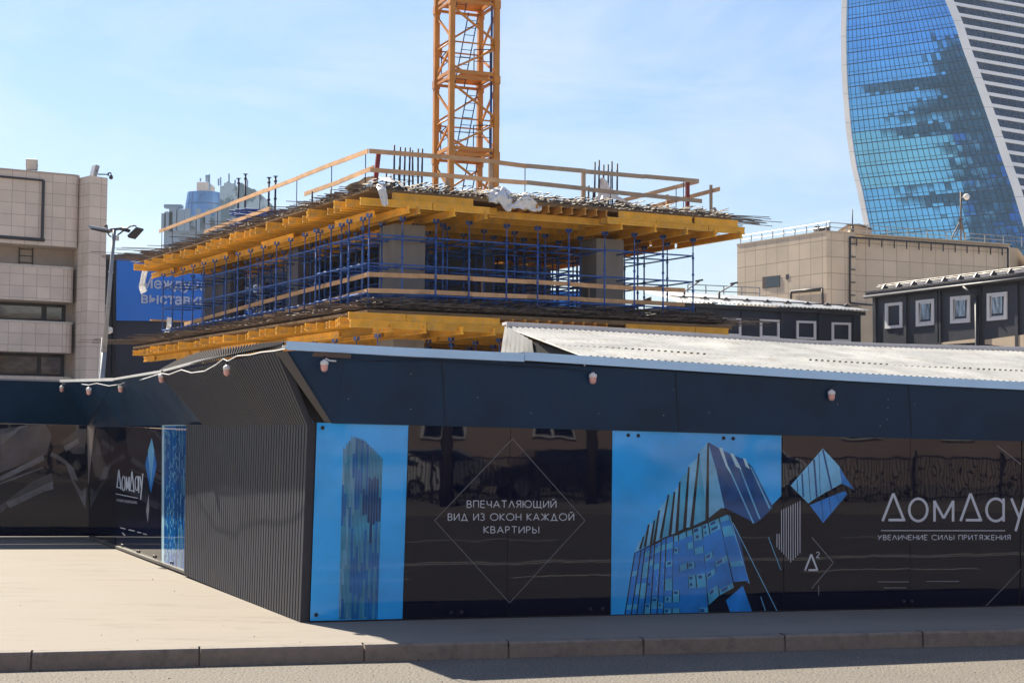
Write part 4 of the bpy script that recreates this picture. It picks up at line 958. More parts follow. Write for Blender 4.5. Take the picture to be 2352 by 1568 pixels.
# ---------------------------------------------------------------- loose props, tube stack, plastic sheets
for x, y0, y1, lb in ((547, 410, 468, 'blue prop standing second from the left above the left rim'), (563, 400, 472, 'tallest blue prop standing above the left rim'), (617, 408, 455, 'blue prop just left of the pair by the plank joint'), (632, 405, 452, 'blue prop just right of the plank joint on the left rim')):
    p = onA(x, y1, 1.2); p.z = ZU; q = onA(x + 1, y0, 1.2); mb = MB(); mb.tube(p, q, .035, 8); mb.tube(q - UP * .2, q - UP * .14, .055, 8); mb.tube(q - UP * .8, q - UP * .74, .055, 8); mb.box(q, eL * .07, eR * .07, UP * .008)
    mb.build('steel_prop', M['rebar_dark'], label=lb, category='prop')
t = thing('tube_stack', 'heap of dark blue scaffold tubes stacked on the left part of the upper deck', 'tube stack', bp(15, 2.4, ZU))
sr = random.Random(8)
for i in range(11):
    for j in range(6):
        mb = MB(); mb.tube(bp(14.2 + j * .17 + (i % 2) * .08, 1.5 + sr.uniform(-.2, .2), ZU + .3 + i * .105), bp(14.2 + j * .17 + (i % 2) * .08, 3.4 + sr.uniform(-.2, .2), ZU + .3 + i * .105 + sr.uniform(-.03, .03)), .035, 6); mb.build('tube', M['scaf'], t)
def cloth(label, rows, seed, amp=.09, sub=6):
    # rows: lists of 3-D points; a creased sheet lofted through them
    r_ = random.Random(seed); g_ = []
    for row in rows:
        o_ = []
        for p, q in zip(row, row[1:]):
            for k in range(sub): o_.append(p.lerp(q, k / sub))
        o_.append(row[-1]); g_.append(o_)
    G_ = []
    for a, b in zip(g_, g_[1:]):
        for k in range(sub): G_.append([p.lerp(q, k / sub) for p, q in zip(a, b)])
    G_.append(g_[-1])
    ph = [r_.uniform(0, 6.3) for _ in range(6)]; H_, W_ = len(G_), len(G_[0])
    def fold(i, j):
        u, v = j / W_ * 6.3, i / H_ * 6.3
        return (math.sin(2.3 * u + ph[0] + 1.2 * math.sin(v + ph[1])) + .6 * math.sin(4.7 * u + 1.7 * v + ph[2]) + .4 * math.sin(7.9 * u - 2.2 * v + ph[3])) / 1.6
    G_ = [[p + V((.25 * fold(i + 3, j), fold(i, j), .35 * fold(i, j + 5))) * amp + V((r_.uniform(-.1, .1), r_.uniform(-.15, .15), r_.uniform(-.1, .1))) * amp for j, p in enumerate(row)] for i, row in enumerate(G_)]
    n = len(G_[0]); vs = [p for row in G_ for p in row]
    fs = [(i * n + j, i * n + j + 1, (i + 1) * n + j + 1, (i + 1) * n + j) for i in range(len(G_) - 1) for j in range(n - 1)]
    mb = MB(); mb.mesh(vs, fs, 0, True); mb.build('plastic_sheet', M['plastic'], label=label, category='plastic sheet')
def FB(pts, a=-.35): return [onB(x, y, a) for x, y in pts]
cloth('white plastic sheet draped over the middle of the front edge of the upper deck', [FB([(1128, 432), (1150, 428), (1170, 437), (1190, 447), (1215, 443), (1240, 462)], .2), FB([(1118, 447), (1145, 446), (1165, 455), (1185, 462), (1212, 452), (1245, 474)]), FB([(1122, 462), (1140, 463), (1158, 474), (1180, 476), (1210, 476), (1246, 479)]), FB([(1135, 466), (1148, 465), (1162, 485), (1178, 480), (1212, 482), (1240, 485)])], 51)
cloth('white plastic strip hanging over the corner of the upper deck', [FB([(862, 425), (872, 420), (885, 424)], .1), FB([(868, 438), (878, 434), (887, 437)]), FB([(874, 455), (881, 452), (890, 452)]), FB([(876, 470), (884, 474), (892, 470)])], 52, .03)
cloth('white plastic heap on the upper deck just left of its corner', [[bp(1.5, -.1, ZU + .22), bp(1.0, .3, ZU + .55), bp(.5, .5, ZU + .42), bp(.2, .9, ZU + .3)], [bp(2.4, .6, ZU + .2), bp(1.8, .8, ZU + .62), bp(1.0, 1.1, ZU + .55), bp(.5, 1.3, ZU + .22)]], 53, .09)
cloth('white plastic sheet bunched around the right-hand column bars', [[bp(1.3, 7.5, ZU + .15), bp(1.2, 8.0, ZU + .4), bp(1.15, 8.5, ZU + .55), bp(1.2, 9.2, ZU + .25), bp(1.3, 9.45, ZU + .12)], [bp(1.4, 7.7, ZU + .3), bp(1.3, 8.1, ZU + .75), bp(1.25, 8.3, ZU + .8), bp(1.3, 8.9, ZU + .55), bp(1.4, 9.3, ZU + .3)], [bp(1.5, 8.0, ZU + .5), bp(1.45, 8.1, ZU + 1.15), bp(1.4, 8.2, ZU + 1.2), bp(1.5, 8.45, ZU + .8), bp(1.5, 8.8, ZU + .45)]], 54, .09)
def FA(pts, b=-.5): return [onA(x, y, b) for x, y in pts]
cloth('long white plastic strip hanging at the far left end of the upper deck', [FA([(341, 588), (350, 592)]), FA([(330, 610), (343, 612)]), FA([(323, 635), (337, 632)]), FA([(319, 655), (332, 652)]), FA([(324, 676), (338, 668)])], 55, .04)
cloth('small white plastic scrap dangling at the left end of the open floor', [FA([(385, 728), (395, 730)], .1), FA([(383, 742), (396, 748)], .1), FA([(380, 758), (392, 755)], .1), FA([(372, 768), (386, 766)], .1)], 56, .05)

# ================================================================== tower crane mast
fcr = atY(1035, 430, 59); ts = math.radians(22)
m1 = V((-.385, .923, 0)).normalized() * 1.72; m2 = V((.923, .385, 0)).normalized() * 1.84
cr0 = V((fcr.x, fcr.y, 0))
def cp(u, v, z): return cr0 + m1 * u + m2 * v + UP * z
tc_ = thing('tower_crane', 'orange lattice tower crane mast rising through the deck', 'crane', cp(.5, .5, 0))
ZJ, HS = 12.57, 2.95
for s in range(-4, 4):
    z0 = ZJ + s * HS; z1 = z0 + HS; zm = (z0 + z1) / 2
    if z0 < 0: z0 = 0
    ms_ = MB()
    for z in (z0 + .12, z0 + .34):
        for (u0, v0), (u1, v1) in (((0, 0), (1, 0)), ((0, 0), (0, 1)), ((1, 0), (1, 1)), ((0, 1), (1, 1))): ms_.beam(cp(u0, v0, z), cp(u1, v1, z), .09, .10 if z < z0 + .2 else .14)
    sec = ms_.build('mast_section', M['crane'], tc_)
    ms_ = MB()
    for (u0, v0), (u1, v1) in (((0, 0), (1, 0)), ((0, 0), (0, 1)), ((1, 0), (1, 1)), ((0, 1), (1, 1))): ms_.tube(cp(u0, v0, zm), cp(u1, v1, zm), .032, 6)
    ms_.build('mid_ring', M['crane'], sec)
    for u, v in ((0, 0), (1, 0), (0, 1), (1, 1)):
        mb = MB(); mb.beam(cp(u, v, z0), cp(u, v, z1 - .01), .20, .20, up=m1); mb.box(cp(u, v, z0 + .12), m1.normalized() * .125, m2.normalized() * .125, UP * .16)
        mb.box(cp(u, v, zm), m1.normalized() * (.104 if True else 0), m2.normalized() * .104, UP * .22); mb.build('leg', M['crane'], sec)
    for n_, ((u0, v0), (u1, v1)) in enumerate((((1, 0), (0, 0)), ((0, 0), (0, 1)), ((1, 1), (1, 0)), ((0, 1), (1, 1)))):
        for za, zb in ((z1 - .12, zm + .12), (zm - .12, z0 + .4)):
            mb = MB(); p, q = (cp(u0, v0, za), cp(u1, v1, zb)) if za > zm else (cp(u1, v1, za), cp(u0, v0, zb)); mb.beam(p, q, .075, .075); mb.build('brace', M['crane'], sec)
        mb = MB(); p = cp(u1, v1, zm); d_ = (cp(u0, v0, zm) - p).normalized(); mb.prism([p + UP * .24, p - UP * .24, p - UP * .14 + d_ * .24, p + UP * .14 + d_ * .24], m1.cross(UP).normalized() * .015 if abs(d_.dot(m2.normalized())) < .5 else m1.normalized() * .015); mb.build('gusset', M['crane'], sec)
    pf_ = MB(); pf_.hexa([cp(.08, .3, z0 + .36), cp(.92, .3, z0 + .36), cp(.92, .95, z0 + .36), cp(.08, .95, z0 + .36)], [cp(.08, .3, z0 + .39), cp(.92, .3, z0 + .39), cp(.92, .95, z0 + .39), cp(.08, .95, z0 + .39)]); pf_.build('platform', M['crane'], sec)
    hr_ = MB()
    for uu, vv, du in ((.2, .75, .0), (.2, .95, 0)): pass
    hr_.path([cp(.15, .55, z0 + .4), cp(.15, .55, z0 + 1.3), cp(.12, .9, z0 + 1.35), cp(.1, .9, z0 + .4)], .022, 5); hr_.path([cp(.15, .55, z0 + .85), cp(.12, .9, z0 + .87)], .016, 5)
    hr_.path([cp(.9, .08, z0 + .4), cp(.9, .08, z0 + 1.2), cp(.4, .06, z0 + 1.3), cp(.35, .06, z0 + .4)], .022, 5); hr_.path([cp(.9, .08, z0 + .8), cp(.4, .06, z0 + .85)], .016, 5)
    hr_.path([cp(.9, .15, z0 + 1.25), cp(.9, .9, z0 + 1.3), cp(.2, .92, z0 + 1.3)], .016, 5); hr_.build('handrail', M['crane_lad'], sec)
    ld_ = MB(); s0, s1 = (cp(.62, .28, z0), cp(.62, .50, z0)), (cp(.42, .52, z1 - .1), cp(.42, .74, z1 - .1))
    for i in (0, 1): ld_.tube(s0[i], s1[i], .024, 5)
    for k in range(1, 10): ld_.tube(s0[0].lerp(s1[0], k / 10), s0[1].lerp(s1[1], k / 10), .015, 5)
    ld_.build('ladder', M['crane_lad'], sec)
cbl = MB(); cbl.path([cp(.12, .93, 0), cp(.10, .92, 9), cp(.12, .93, 16), cp(.1, .94, 24)], .05, 6); cbl.build('power_cable', M['scaf'], tc_)

# ================================================================== street lamp
pb0, pt0 = atY(233, 880, 36), atY(263, 528, 36)
sl_ = thing('street_lamp', 'leaning grey street lamp with two flat LED heads before the tiled building', 'street lamp', (pb0.x - .4, pb0.y, .15))
dd = (pt0 - pb0); pbase = pb0 - dd * ((pb0.z - .15) / dd.z)
mb = MB(); mb.tube(pbase, pb0.lerp(pt0, .2), .07, 12, .062); mb.tube(pb0.lerp(pt0, .2), pt0, .058, 12, .04)
for f in (.22, .5, .72): mb.tube(pb0.lerp(pt0, f), pb0.lerp(pt0, f + .006), .064, 12)
mb.tube(pb0 + V((-.09, .12, 0)) - dd * .8, pb0 + V((-.09, .12, 0)) + dd * .3, .03, 8)
mb.build('pole', M['steel_grey'], sl_)
at36 = lambda x, y, d=36: atY(x, y, d)
h1 = MB(); h1.prism([at36(203, 517, 35.2), at36(204, 523, 35.2), at36(246, 533, 35.9), at36(252, 530, 35.9), at36(252, 527, 35.9)], V((.04, .28, .02))); hd = h1.build('lamp_head', M['steel_grey'], sl_, label='lamp head pointing left')
h1 = MB(); h1.prism([at36(207, 523.5, 35.25), at36(209, 527, 35.25), at36(242, 535, 35.8), at36(246, 533, 35.8)], V((.04, .22, .02))); h1.build('lens', M['steel_dark'], hd)
h1 = MB(); h1.prism([at36(313, 521, 35.6), at36(315, 524, 35.6), at36(295, 546, 35.6), at36(292, 541, 35.6)], V((.05, .45, .02))); h1.build('lamp_head', M['steel_dark'], sl_, label='lamp head tilted down to the right')
ar = MB(); ar.prism([at36(252, 525), at36(252, 530), at36(282, 526), at36(282, 522)], V((0, .1, 0))); ar.tube(at36(280, 524), at36(299, 530), .03, 6); ar.tube(at36(276, 527), at36(297, 533), .02, 6)
ar.path([at36(270, 540), at36(285, 529), at36(299, 520), at36(309, 518), at36(313, 520)], .018, 6); ar.path([at36(246, 527), at36(246, 518), at36(243, 516), at36(241, 522)], .018, 6); ar.path([at36(246, 533), at36(251, 541), at36(256, 544)], .018, 6)
ar.build('bracket_arm', M['steel_dark'], sl_)
bx = MB(); bx.prism([at36(263, 541), at36(271, 541), at36(271, 552), at36(263, 552)], V((0, .1, 0))); bx.prism([at36(247, 749), at36(256, 752), at36(256, 762), at36(248, 766)], V((0, .12, 0))); bx.build('junction_box', M['white_trim'], sl_)

# ================================================================== tiled building on the left
W0, W1 = atY(0, 800, 72), atY(177, 800, 73.8); W0.z = W1.z = 0
ld1 = (W1 - W0).normalized(); ln1 = ld1.cross(UP).normalized()     # normal towards the viewer
if ln1.y > 0: ln1 = -ln1
def lp(s, o, z=0): return W0 + ld1 * s + ln1 * o + UP * z
SW = (W1 - W0).length
tb = thing('tiled_building', 'greige tiled building with curved balcony parapets left of the blue banner', 'building', lp(-3, -4, 0))
def round_plan(s0, s1, o, r, back, n=7):
    pts = [lp(s0, o)] + [lp(s1 - r + r * math.sin(math.pi / 2 * k / n), o - r + r * math.cos(math.pi / 2 * k / n)) for k in range(n + 1)] + [lp(s1, back), lp(s0, back)]
    return pts
S0 = -13
mb = MB(); mb.plan(round_plan(S0, SW, 0, .4, -1.5), 10.74, 14.12); mb.build('wall', M['tan_l'], tb, label='tiled top storey with a rounded end')
mb = MB(); mb.plan(round_plan(S0, SW + .03, .03, .4, -1.52), 14.12, 14.2); mb.build('coping', M['tan_plain'], tb)
for z0, z1 in ((8.14, 9.8), (5.74, 7.2), (3.0, 4.62)):
    mb = MB(); mb.plan(round_plan(S0, SW - .12, -.05, .55, -1.5), z0, z1 - .1); bal = mb.build('balcony_parapet', M['tan_l'], tb)
    mb = MB(); mb.plan(round_plan(S0, SW - .09, -.02, .55, -1.5), z1 - .1, z1); mb.build('coping', M['tan_light'], bal)
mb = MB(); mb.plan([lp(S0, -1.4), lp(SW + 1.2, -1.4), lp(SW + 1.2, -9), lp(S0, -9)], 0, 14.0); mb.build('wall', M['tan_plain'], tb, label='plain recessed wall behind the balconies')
pc = [(176, 74.0), (201, 73.3), (241, 74.0)]
pp = [atY(x, 700, Y) for x, Y in pc]; pp = [V((p.x, p.y, 0)) for p in pp] + [V((pp[2].x - 6.5, 90, 0)), V((pp[0].x - 7.5, 90, 0))]
mb = MB(); mb.plan(pp, 0, 14.1); mb.build('corner_pier', M['tan_l'], tb)
for z0, z1, pan in ((7.24, 8.1, ((-12, -3.2), (-3.1, .05), (.12, 2.15), (2.4, 3.1))), (4.66, 5.72, ((-12, -3.2), (-3.1, -.1), (.0, 2.0), (2.2, 3.1)))):
    mb = MB(); mb.prism([lp(S0, -1.3, z0), lp(3.3, -1.3, z0), lp(3.3, -1.3, z1), lp(S0, -1.3, z1)], -ln1 * .1); w_ = mb.build('window', M['frame_dark'], tb)
    for a, b in pan:
        mb = MB(); mb.prism([lp(a, -1.27, z0 + .12), lp(b, -1.27, z0 + .12), lp(b, -1.27, z1 - .14), lp(a, -1.27, z1 - .14)], -ln1 * .02); mb.build('pane', M['glass_tan'], w_)
mb = MB(); ldx = atY(42, 590, 74.8)
lx = lp((atY(40, 590, 74) - W0).dot(ld1), -1.33)
for ds in (0, .62): mb.tube(lx + ld1 * ds + UP * 9.0, lx + ld1 * ds + UP * 10.74, .03, 6)
for k in range(6): mb.tube(lx + UP * (9.1 + k * .31), lx + ld1 * .62 + UP * (9.1 + k * .31), .02, 6)
mb.build('ladder', M['steel_rust'], tb)
mb = MB()
f0, f1 = lp(-9, .06, 13.85), lp((atY(101, 405, 72.8) - W0).dot(ld1), .06, 13.78)
mb.beam(f0, f1, .07, .09); mb.beam(f1, V((f1.x, f1.y, 10.95)), .12, .10, up=ln1); mb.beam(V((f1.x, f1.y, 10.95)), V((f0.x, f0.y, 10.95)), .05, .06)
mb.beam(lp(-9, .04, 11.05), lp(1.9, .04, 10.98), .04, .16); mb.build('sign_frame', M['steel_dark'], tb)
for x in (152, 148):
    pass
def floodlight(label, p, yaw, w=.55):
    t = thing('floodlight', label, 'floodlight', p)
    d = V((math.cos(yaw), math.sin(yaw), 0)); s_ = V((-d.y, d.x, 0)); c = p + UP * .36
    mb = MB(); mb.box(c, s_ * w, (d + UP * -.25).normalized() * .1, (UP + d * .25).normalized() * .26); h_ = mb.build('lamp_head', M['steel_grey'], t)
    mb = MB(); mb.box(c + (d + UP * -.25).normalized() * .105, s_ * w * .88, (d + UP * -.25).normalized() * .006, (UP + d * .25).normalized() * .21); mb.build('lens', M['tan_light'], h_)
    mb = MB(); mb.path([p + s_ * w * 1.05 + UP * .36, p + s_ * w * .6, p - s_ * w * .6, p - s_ * w * 1.05 + UP * .36], .02, 5); mb.tube(p - UP * .12, p, .05, 6); mb.build('bracket', M['steel_dark'], t)
fl1 = lp((atY(76, 388, 73) - W0).dot(ld1), -.6, 14.22); floodlight('grey floodlight standing on the roof edge of the tiled building', fl1, math.radians(-80), .26)
fl2 = atY(217, 401, 74.3); fl2.z = 14.12; floodlight('pale floodlight turned aside on the pier of the tiled building', fl2, math.radians(35), .26)
t = thing('security_camera', 'dark dome camera on a bracket at the corner of the tiled building', 'camera', atY(241, 404, 74.0))
mb = MB(); mb.path([atY(225, 400.5, 74), atY(250, 401, 74)], .03, 5); mb.path([atY(249, 397, 74), atY(249, 404, 74)], .04, 5); mb.path([atY(249, 398, 74), atY(254, 397, 74), atY(255.5, 401, 74)], .03, 5); mb.build('bracket', M['steel_dark'], t)
mb = MB(); mb.lathe(atY(255, 409, 74), [(0, -.07), (.07, -.05), (.1, .02), (.07, .12), (.03, .16)], 10); mb.build('dome', M['steel_dark'], t)

# ================================================================== dark hall with the blue banner
bY = 84
bh = thing('exhibition_hall', 'dark navy hall behind the scaffolding, carrying the blue banner', 'building', (atY(480, 800, bY + 6).x, bY + 6, 0))
p0, p1 = atY(225, 586, bY), atY(1010, 600, bY + 8)
mb = MB(); mb.plan([(p0.x, bY), (p1.x, bY + 8), (p1.x, bY + 30), (p0.x - 2, bY + 30)], 0, 11.55); mb.build('wall', M['navy_wall'], bh)
mb = MB()
for x, w in ((252, 1), (266, .5), (1000, 1)): mb.beam(atY(x, 586, bY - .1 + (x - 225) / 100), V((atY(x, 700, bY - .1 + (x - 225) / 100).x, bY - .1 + (x - 225) / 100, 0)), .3 * w, .2, up=V((0, 1, 0)))
mb.beam(V((p0.x, bY - .1, 11.5)), V((p1.x, bY + 7.9, 11.5)), .25, .2); mb.build('pilaster', M['steel_dark'], bh)
def hY(x): return bY - .25 + 8 * (atY(x, 700, bY).x - p0.x) / (p1.x - p0.x)
bn = thing('banner', 'large blue banner with white words hung on the dark hall', 'banner', (atY(420, 736, hY(420)).x, hY(420), atY(420, 736, bY).z))
mb = MB()
bx_ = [267, 330, 400, 480, 560, 650, 745]
mb.strip([atY(x, 736 + (x - 267) * .012, hY(x)) for x in bx_], [atY(x, 588 + (x - 267) * .012, hY(x)) for x in bx_])
mb.strip([atY(x, 736 + (x - 267) * .012, hY(x) + .05) for x in bx_], [atY(x, 588 + (x - 267) * .012, hY(x) + .05) for x in bx_]); mb.build('vinyl_sheet', M['banner'], bn)
def text_mesh(name, body, m, parent, p, xd, size, bold=.02):
    cu = bpy.data.curves.new(name, 'FONT'); cu.body = body; cu.offset = bold; cu.resolution_u = 3
    o = bpy.data.objects.new(name, cu); col.objects.link(o); bpy.context.view_layer.update()
    me = bpy.data.meshes.new_from_object(o.evaluated_get(bpy.context.evaluated_depsgraph_get())); bpy.data.objects.remove(o)
    xd = xd.normalized(); mb = MB(); vs = [p + xd * (v.co.x * size) + UP * (v.co.y * size) for v in me.vertices]
    mb.mesh(vs, [tuple(f.vertices) for f in me.polygons]); return mb.build(name, m, parent)
bdir = V((p1.x - p0.x, 8, 0))
text_mesh('lettering', 'Международные', M['banner_text'], bn, atY(322, 660.5, hY(322) - .06), bdir, .80, .022)
text_mesh('lettering', 'выставки', M['banner_text'], bn, atY(322, 695.5, hY(322) - .06), bdir, .80, .022)

# ================================================================== distant towers above the left rim
dY = 620
def dq(zx, zy, Y=dY): return atY(313.6 + .1667 * zx, 376.3 + .1667 * zy, Y)
dt = thing('distant_tower', 'distant hazy blue tower block with finned crown and rooftop aerials', 'building', (dq(760, 1000).x, dY + 30, 0))
def zz(zy, Y=dY): return dq(700, zy, Y).z
xL, xR = dq(383, 700).x, dq(1140, 700).x
mb = MB(); mb.plan([(xL, dY), (xR, dY + 6), (xR, dY + 50), (xL, dY + 50)], 0, zz(870)); mb.build('wall', M['far_conc'], dt)
mb = MB(); mb.plan([(xL + .4, dY + .8), (xR, dY + 7), (xR, dY + 48), (xL + 1, dY + 48)], zz(870), zz(690)); mb.build('wall', M['far_conc'], dt, label='arcaded upper band')
mb = MB()
for k, zx in enumerate((385, 425, 490, 590, 708, 855, 990, 1120)):
    p = dq(zx, 700); top = zz((690, 670, 600, 635, 620, 620, 630, 640)[k]); mb.abox((p.x - .9, dY - 1.5, zz(930)), (p.x + (2.4 if k in (1, 2, 3) else .9), dY + 1.5, top))
p = dq(498, 575); mb.abox((p.x - 3.5, dY, zz(605)), (p.x + 3.5, dY + 4, zz(560))); mb.abox((p.x - 2.2, dY - 1, zz(610)), (p.x + 2.2, dY + 4, zz(590))); mb.build('fin', M['far_conc'], dt)
mb = MB()
for zx, w in ((455, 30), (545, 45), (655, 80), (780, 50)):
    p, q = dq(zx - w / 2, 800), dq(zx + w / 2, 800); mb.abox((p.x, dY - .4 + .008 * (p.x - xL), zz(860)), (q.x, dY + 4, zz(770)))
for zx in (905, 980): p = dq(zx, 760); mb.abox((p.x - 2, dY, zz(800)), (p.x + 2.5, dY + 7, zz(735)))
mb.build('window', M['far_mural'], dt)
cyl = MB(); pc_ = V((dq(925, 500, dY + 34).x, dY + 34, 0)); ra = (dq(1160, 500, dY + 34).x - dq(690, 500, dY + 34).x) / 2
vs = []; n = 28
for z, rr in ((zz(760, dY + 30), ra * 1.16), (zz(640, dY + 30), ra * 1.12), (zz(400, dY + 30), ra * .97), (zz(375, dY + 30), ra * .95)):
    vs += [pc_ + V((rr * math.cos(2 * math.pi * k / n), rr * .7 * math.sin(2 * math.pi * k / n), z)) for k in range(n)]
cyl.mesh(vs, [(j * n + k, j * n + (k + 1) % n, (j + 1) * n + (k + 1) % n, (j + 1) * n + k) for j in range(3) for k in range(n)] + [tuple(range(3 * n, 4 * n))], 0, False); cyl.build('glass_drum', M['far_glass'], dt)
mb = MB(); pm = [dq(1150, 600, dY + 4), dq(1700, 600, dY + 4)]
outl = [(1150, 780), (1150, 310), (1205, 300), (1205, 262), (1240, 262), (1240, 245), (1280, 245), (1282, 275), (1345, 270), (1375, 320), (1405, 330), (1415, 262), (1455, 262), (1460, 290), (1520, 310), (1590, 345), (1632, 350), (1620, 385), (1690, 405), (1750, 450), (1762, 500), (1762, 780)]
mb.prism([dq(a, b, dY + 3) for a, b in outl], (0, 30, 0)); mb.build('patterned_block', M['far_mural'], dt)
mb = MB(); b0_, b1_ = dq(828, 370, dY + 30), dq(990, 370, dY + 30); mb.abox((b0_.x, dY + 30, zz(400, dY + 30)), (b1_.x, dY + 44, zz(250, dY + 30))); mb.abox((dq(1060, 350).x, dY + 14, zz(380)), (dq(1180, 350).x, dY + 30, zz(305, dY + 14))); mb.build('plant_room', M['tan_l'], dt)
mb = MB()
for zx, za, zb in ((880, 240, 200), (960, 245, 180), (985, 250, 165), (1003, 350, 145), (1128, 300, 210), (1157, 300, 185), (1273, 250, 135), (1527, 310, 220), (422, 680, 655), (586, 640, 615), (1357, 280, 225)):
    mb.tube(dq(zx, za, dY + 12), dq(zx, zb, dY + 12), .35, 5)
for zx, zb, w in ((965, 165, 14), (990, 165, 12), (960, 185, 10), (1128, 215, 7), (880, 212, 6)): mb.beam(dq(zx - w, zb, dY + 12), dq(zx + w, zb, dY + 12), .5, .6)
mb.build('aerial', M['far_conc'], dt)

# ================================================================== sand tiled building on the right
tY = 95
def t6(zx, zy, Y): return atY(1646 + .3 * zx, 470.4 + .3 * zy, Y)
c1 = t6(840, 205, 95); c2 = t6(157, 320, 102); c3 = t6(2255, 318, 101)
zt = c1.z
rb = thing('sand_building', 'sand coloured tiled building below the twisted glass tower', 'building', (c1.x + 6, c1.y + 10, 0))
G2 = lambda p: V((p.x, p.y, 0))
g1, g2, g3 = G2(c1), G2(c2), G2(c3)
fdir = (g3 - g1).normalized(); fn = fdir.cross(UP).normalized()
if fn.y > 0: fn = -fn
ldir = (g2 - g1).normalized(); lnm = ldir.cross(UP).normalized()
if lnm.x > 0: lnm = -lnm
def fr_p(s, o, z): return g1 + fdir * s + fn * o + UP * z
SF = (g3 - g1).length; SLf = (g2 - g1).length
s1_ = 2.15; s2_ = 3.7
def bk_(s): return fr_p(s, 0, 0) + V((10, 26, 0))
mb = MB(); mb.plan([g2, g1, fr_p(s1_, 0, 0), fr_p(s1_, -.5, 0), fr_p(s1_, -.5, 0) + V((2, 5, 0)), g2 + V((8, 14, 0))], 0, zt); mb.build('wall', M['tan_r'], rb)
mb = MB(); mb.plan([fr_p(s1_, -.5, 0), fr_p(s2_, -.2, 0), fr_p(SF - .9, -.2, 0), fr_p(SF, -.2, 0), bk_(SF), bk_(s1_)], 4.3, zt - .02); mb.build('wall', M['tan_r'], rb, label='long blind wall facing the street')
mb = MB(); mb.plan([fr_p(SF, -.7, 0), fr_p(SF + 1.4, -.9, 0), bk_(SF + 1.4), bk_(SF)], 0, zt - .05); mb.plan([fr_p(SF + 1.4, -.3, 0), fr_p(SF + 14, -.3, 0), bk_(SF + 14), bk_(SF + 1.4)], 0, zt - .1); mb.build('wall', M['tan_r_plain'], rb)
mb = MB(); mb.plan([fr_p(s2_ - .3, -1.2, 0), fr_p(SF, -1.2, 0), bk_(SF), bk_(s2_)], 0, 4.3); mb.build('wall', M['tan_r_plain'], rb, label='set back lower wall')
mb = MB()
for a, b in (((g2 + UP * zt - lnm * .14), (g1 + UP * zt - lnm * .14)), (fr_p(0, -.14, zt), fr_p(SF, -.2, zt))): mb.beam(a + UP * .02, b + UP * .02, .33, .10)
mb.build('coping', M['tan_r_plain'], rb)
def on_left(zx, zy, o=0): return onP(1646 + .3 * zx, 470.4 + .3 * zy, g1 + lnm * o, lnm)
def on_fr(zx, zy, o=0): return onP(1646 + .3 * zx, 470.4 + .3 * zy, g1 + fn * o, fn)
mb = MB(); mb.prism([on_left(350, 641, .02), on_left(484, 628, .02), on_left(484, 538, .02), on_left(350, 553, .02)], -lnm * .03); w_ = mb.build('window', M['steel_rust'], rb)
mb = MB(); mb.prism([on_left(378, 636, .04), on_left(481, 626, .04), on_left(481, 544, .04), on_left(378, 553, .04)], -lnm * .02); mb.build('pane', M['glass_dark'], w_)
mb = MB(); mb.prism([on_left(530, 572, .02), on_left(551, 570, .02), on_left(551, 530, .02), on_left(530, 533, .02)], -lnm * .03); mb.build('vent', M['steel_dark'], rb)
mb = MB(); pts = [on_fr(1200, 768, .1), on_fr(1030, 752, .1), on_fr(1020, 740, .1), on_fr(1022, 248, .1), on_fr(1600, 288, .1), on_fr(2230, 331, .1), on_fr(2230, 520, .1)]
mb.path(pts, .065, 6)
for k in range(13): p = pts[3].lerp(pts[5], (k + .5) / 13); mb.beam(p - UP * .05, p - UP * .5, .07, .07)
for k in range(5): p = pts[2].lerp(pts[3], (k + .5) / 5); mb.beam(p, p + fdir * .4, .06, .06)
mb.build('pipe', M['steel_dark'], rb)
mb = MB(); pts = [on_left(570, 720, .1), on_left(568, 662, .1), on_left(808, 641, .1), on_left(812, 760, .1)]; mb.path(pts, .07, 6); mb.path([on_left(580, 675, .1), on_left(800, 655, .1)], .04, 6); mb.build('pipe', M['steel_dark'], rb)
# roof railing
t = thing('roof_railing', 'thin grey railing along the roof edge of the sand tiled building', 'railing', g1 + UP * zt)
def rrun(a, b, n, zz_):
    mb = MB()
    for k in range(n + 1): mb = MB(); p = a.lerp(b, k / n); mb.tube(p, p + UP * zz_, .035, 5); mb.build('post', M['steel_grey'], t)
    for h in (zz_, zz_ * .55): mb = MB(); mb.tube(a + UP * h, b + UP * h, .026, 5); mb.build('rail', M['steel_grey'], t)
rrun(g2 + UP * zt - lnm * .3, g1 + UP * zt - lnm * .3, 8, .62); rrun(fr_p(.2, -.3, zt), fr_p(SF + 6, -.5, zt), 13, .62)
mb = MB(); bx0 = t6(808, 190, 98); mb.hexa([bx0 + V((-.36, -.3, -.3)), bx0 + V((.36, -.3, -.3)), bx0 + V((.36, .4, -.3)), bx0 + V((-.36, .4, -.3))], [bx0 + V((-.52, -.4, .16)), bx0 + V((.48, -.4, .16)), bx0 + V((.48, .5, .16)), bx0 + V((-.52, .5, .16))]); mb.build('roof_vent', M['steel_dark'], label='dark flared vent box on the roof corner of the sand building', category='roof vent')
t = thing('roof_hatch', 'small pitched tan roof hatch beside the thin pole on the sand building', 'roof hatch', t6(1090, 215, 99))
mb = MB(); q = [t6(a, b, 99) for a, b in ((1020, 215), (1185, 215), (1185, 185), (1090, 150), (1020, 155))]; mb.prism(q, (0, 2.5, 0)); mb.build('wall', M['tan_r_plain'], t)
mb = MB(); mb.prism([t6(a, b, 98.8) for a, b in ((1003, 156), (1003, 148), (1095, 145), (1195, 182), (1195, 190), (1090, 156))], (0, 3, 0)); mb.build('roof', M['steel_rust'], t)
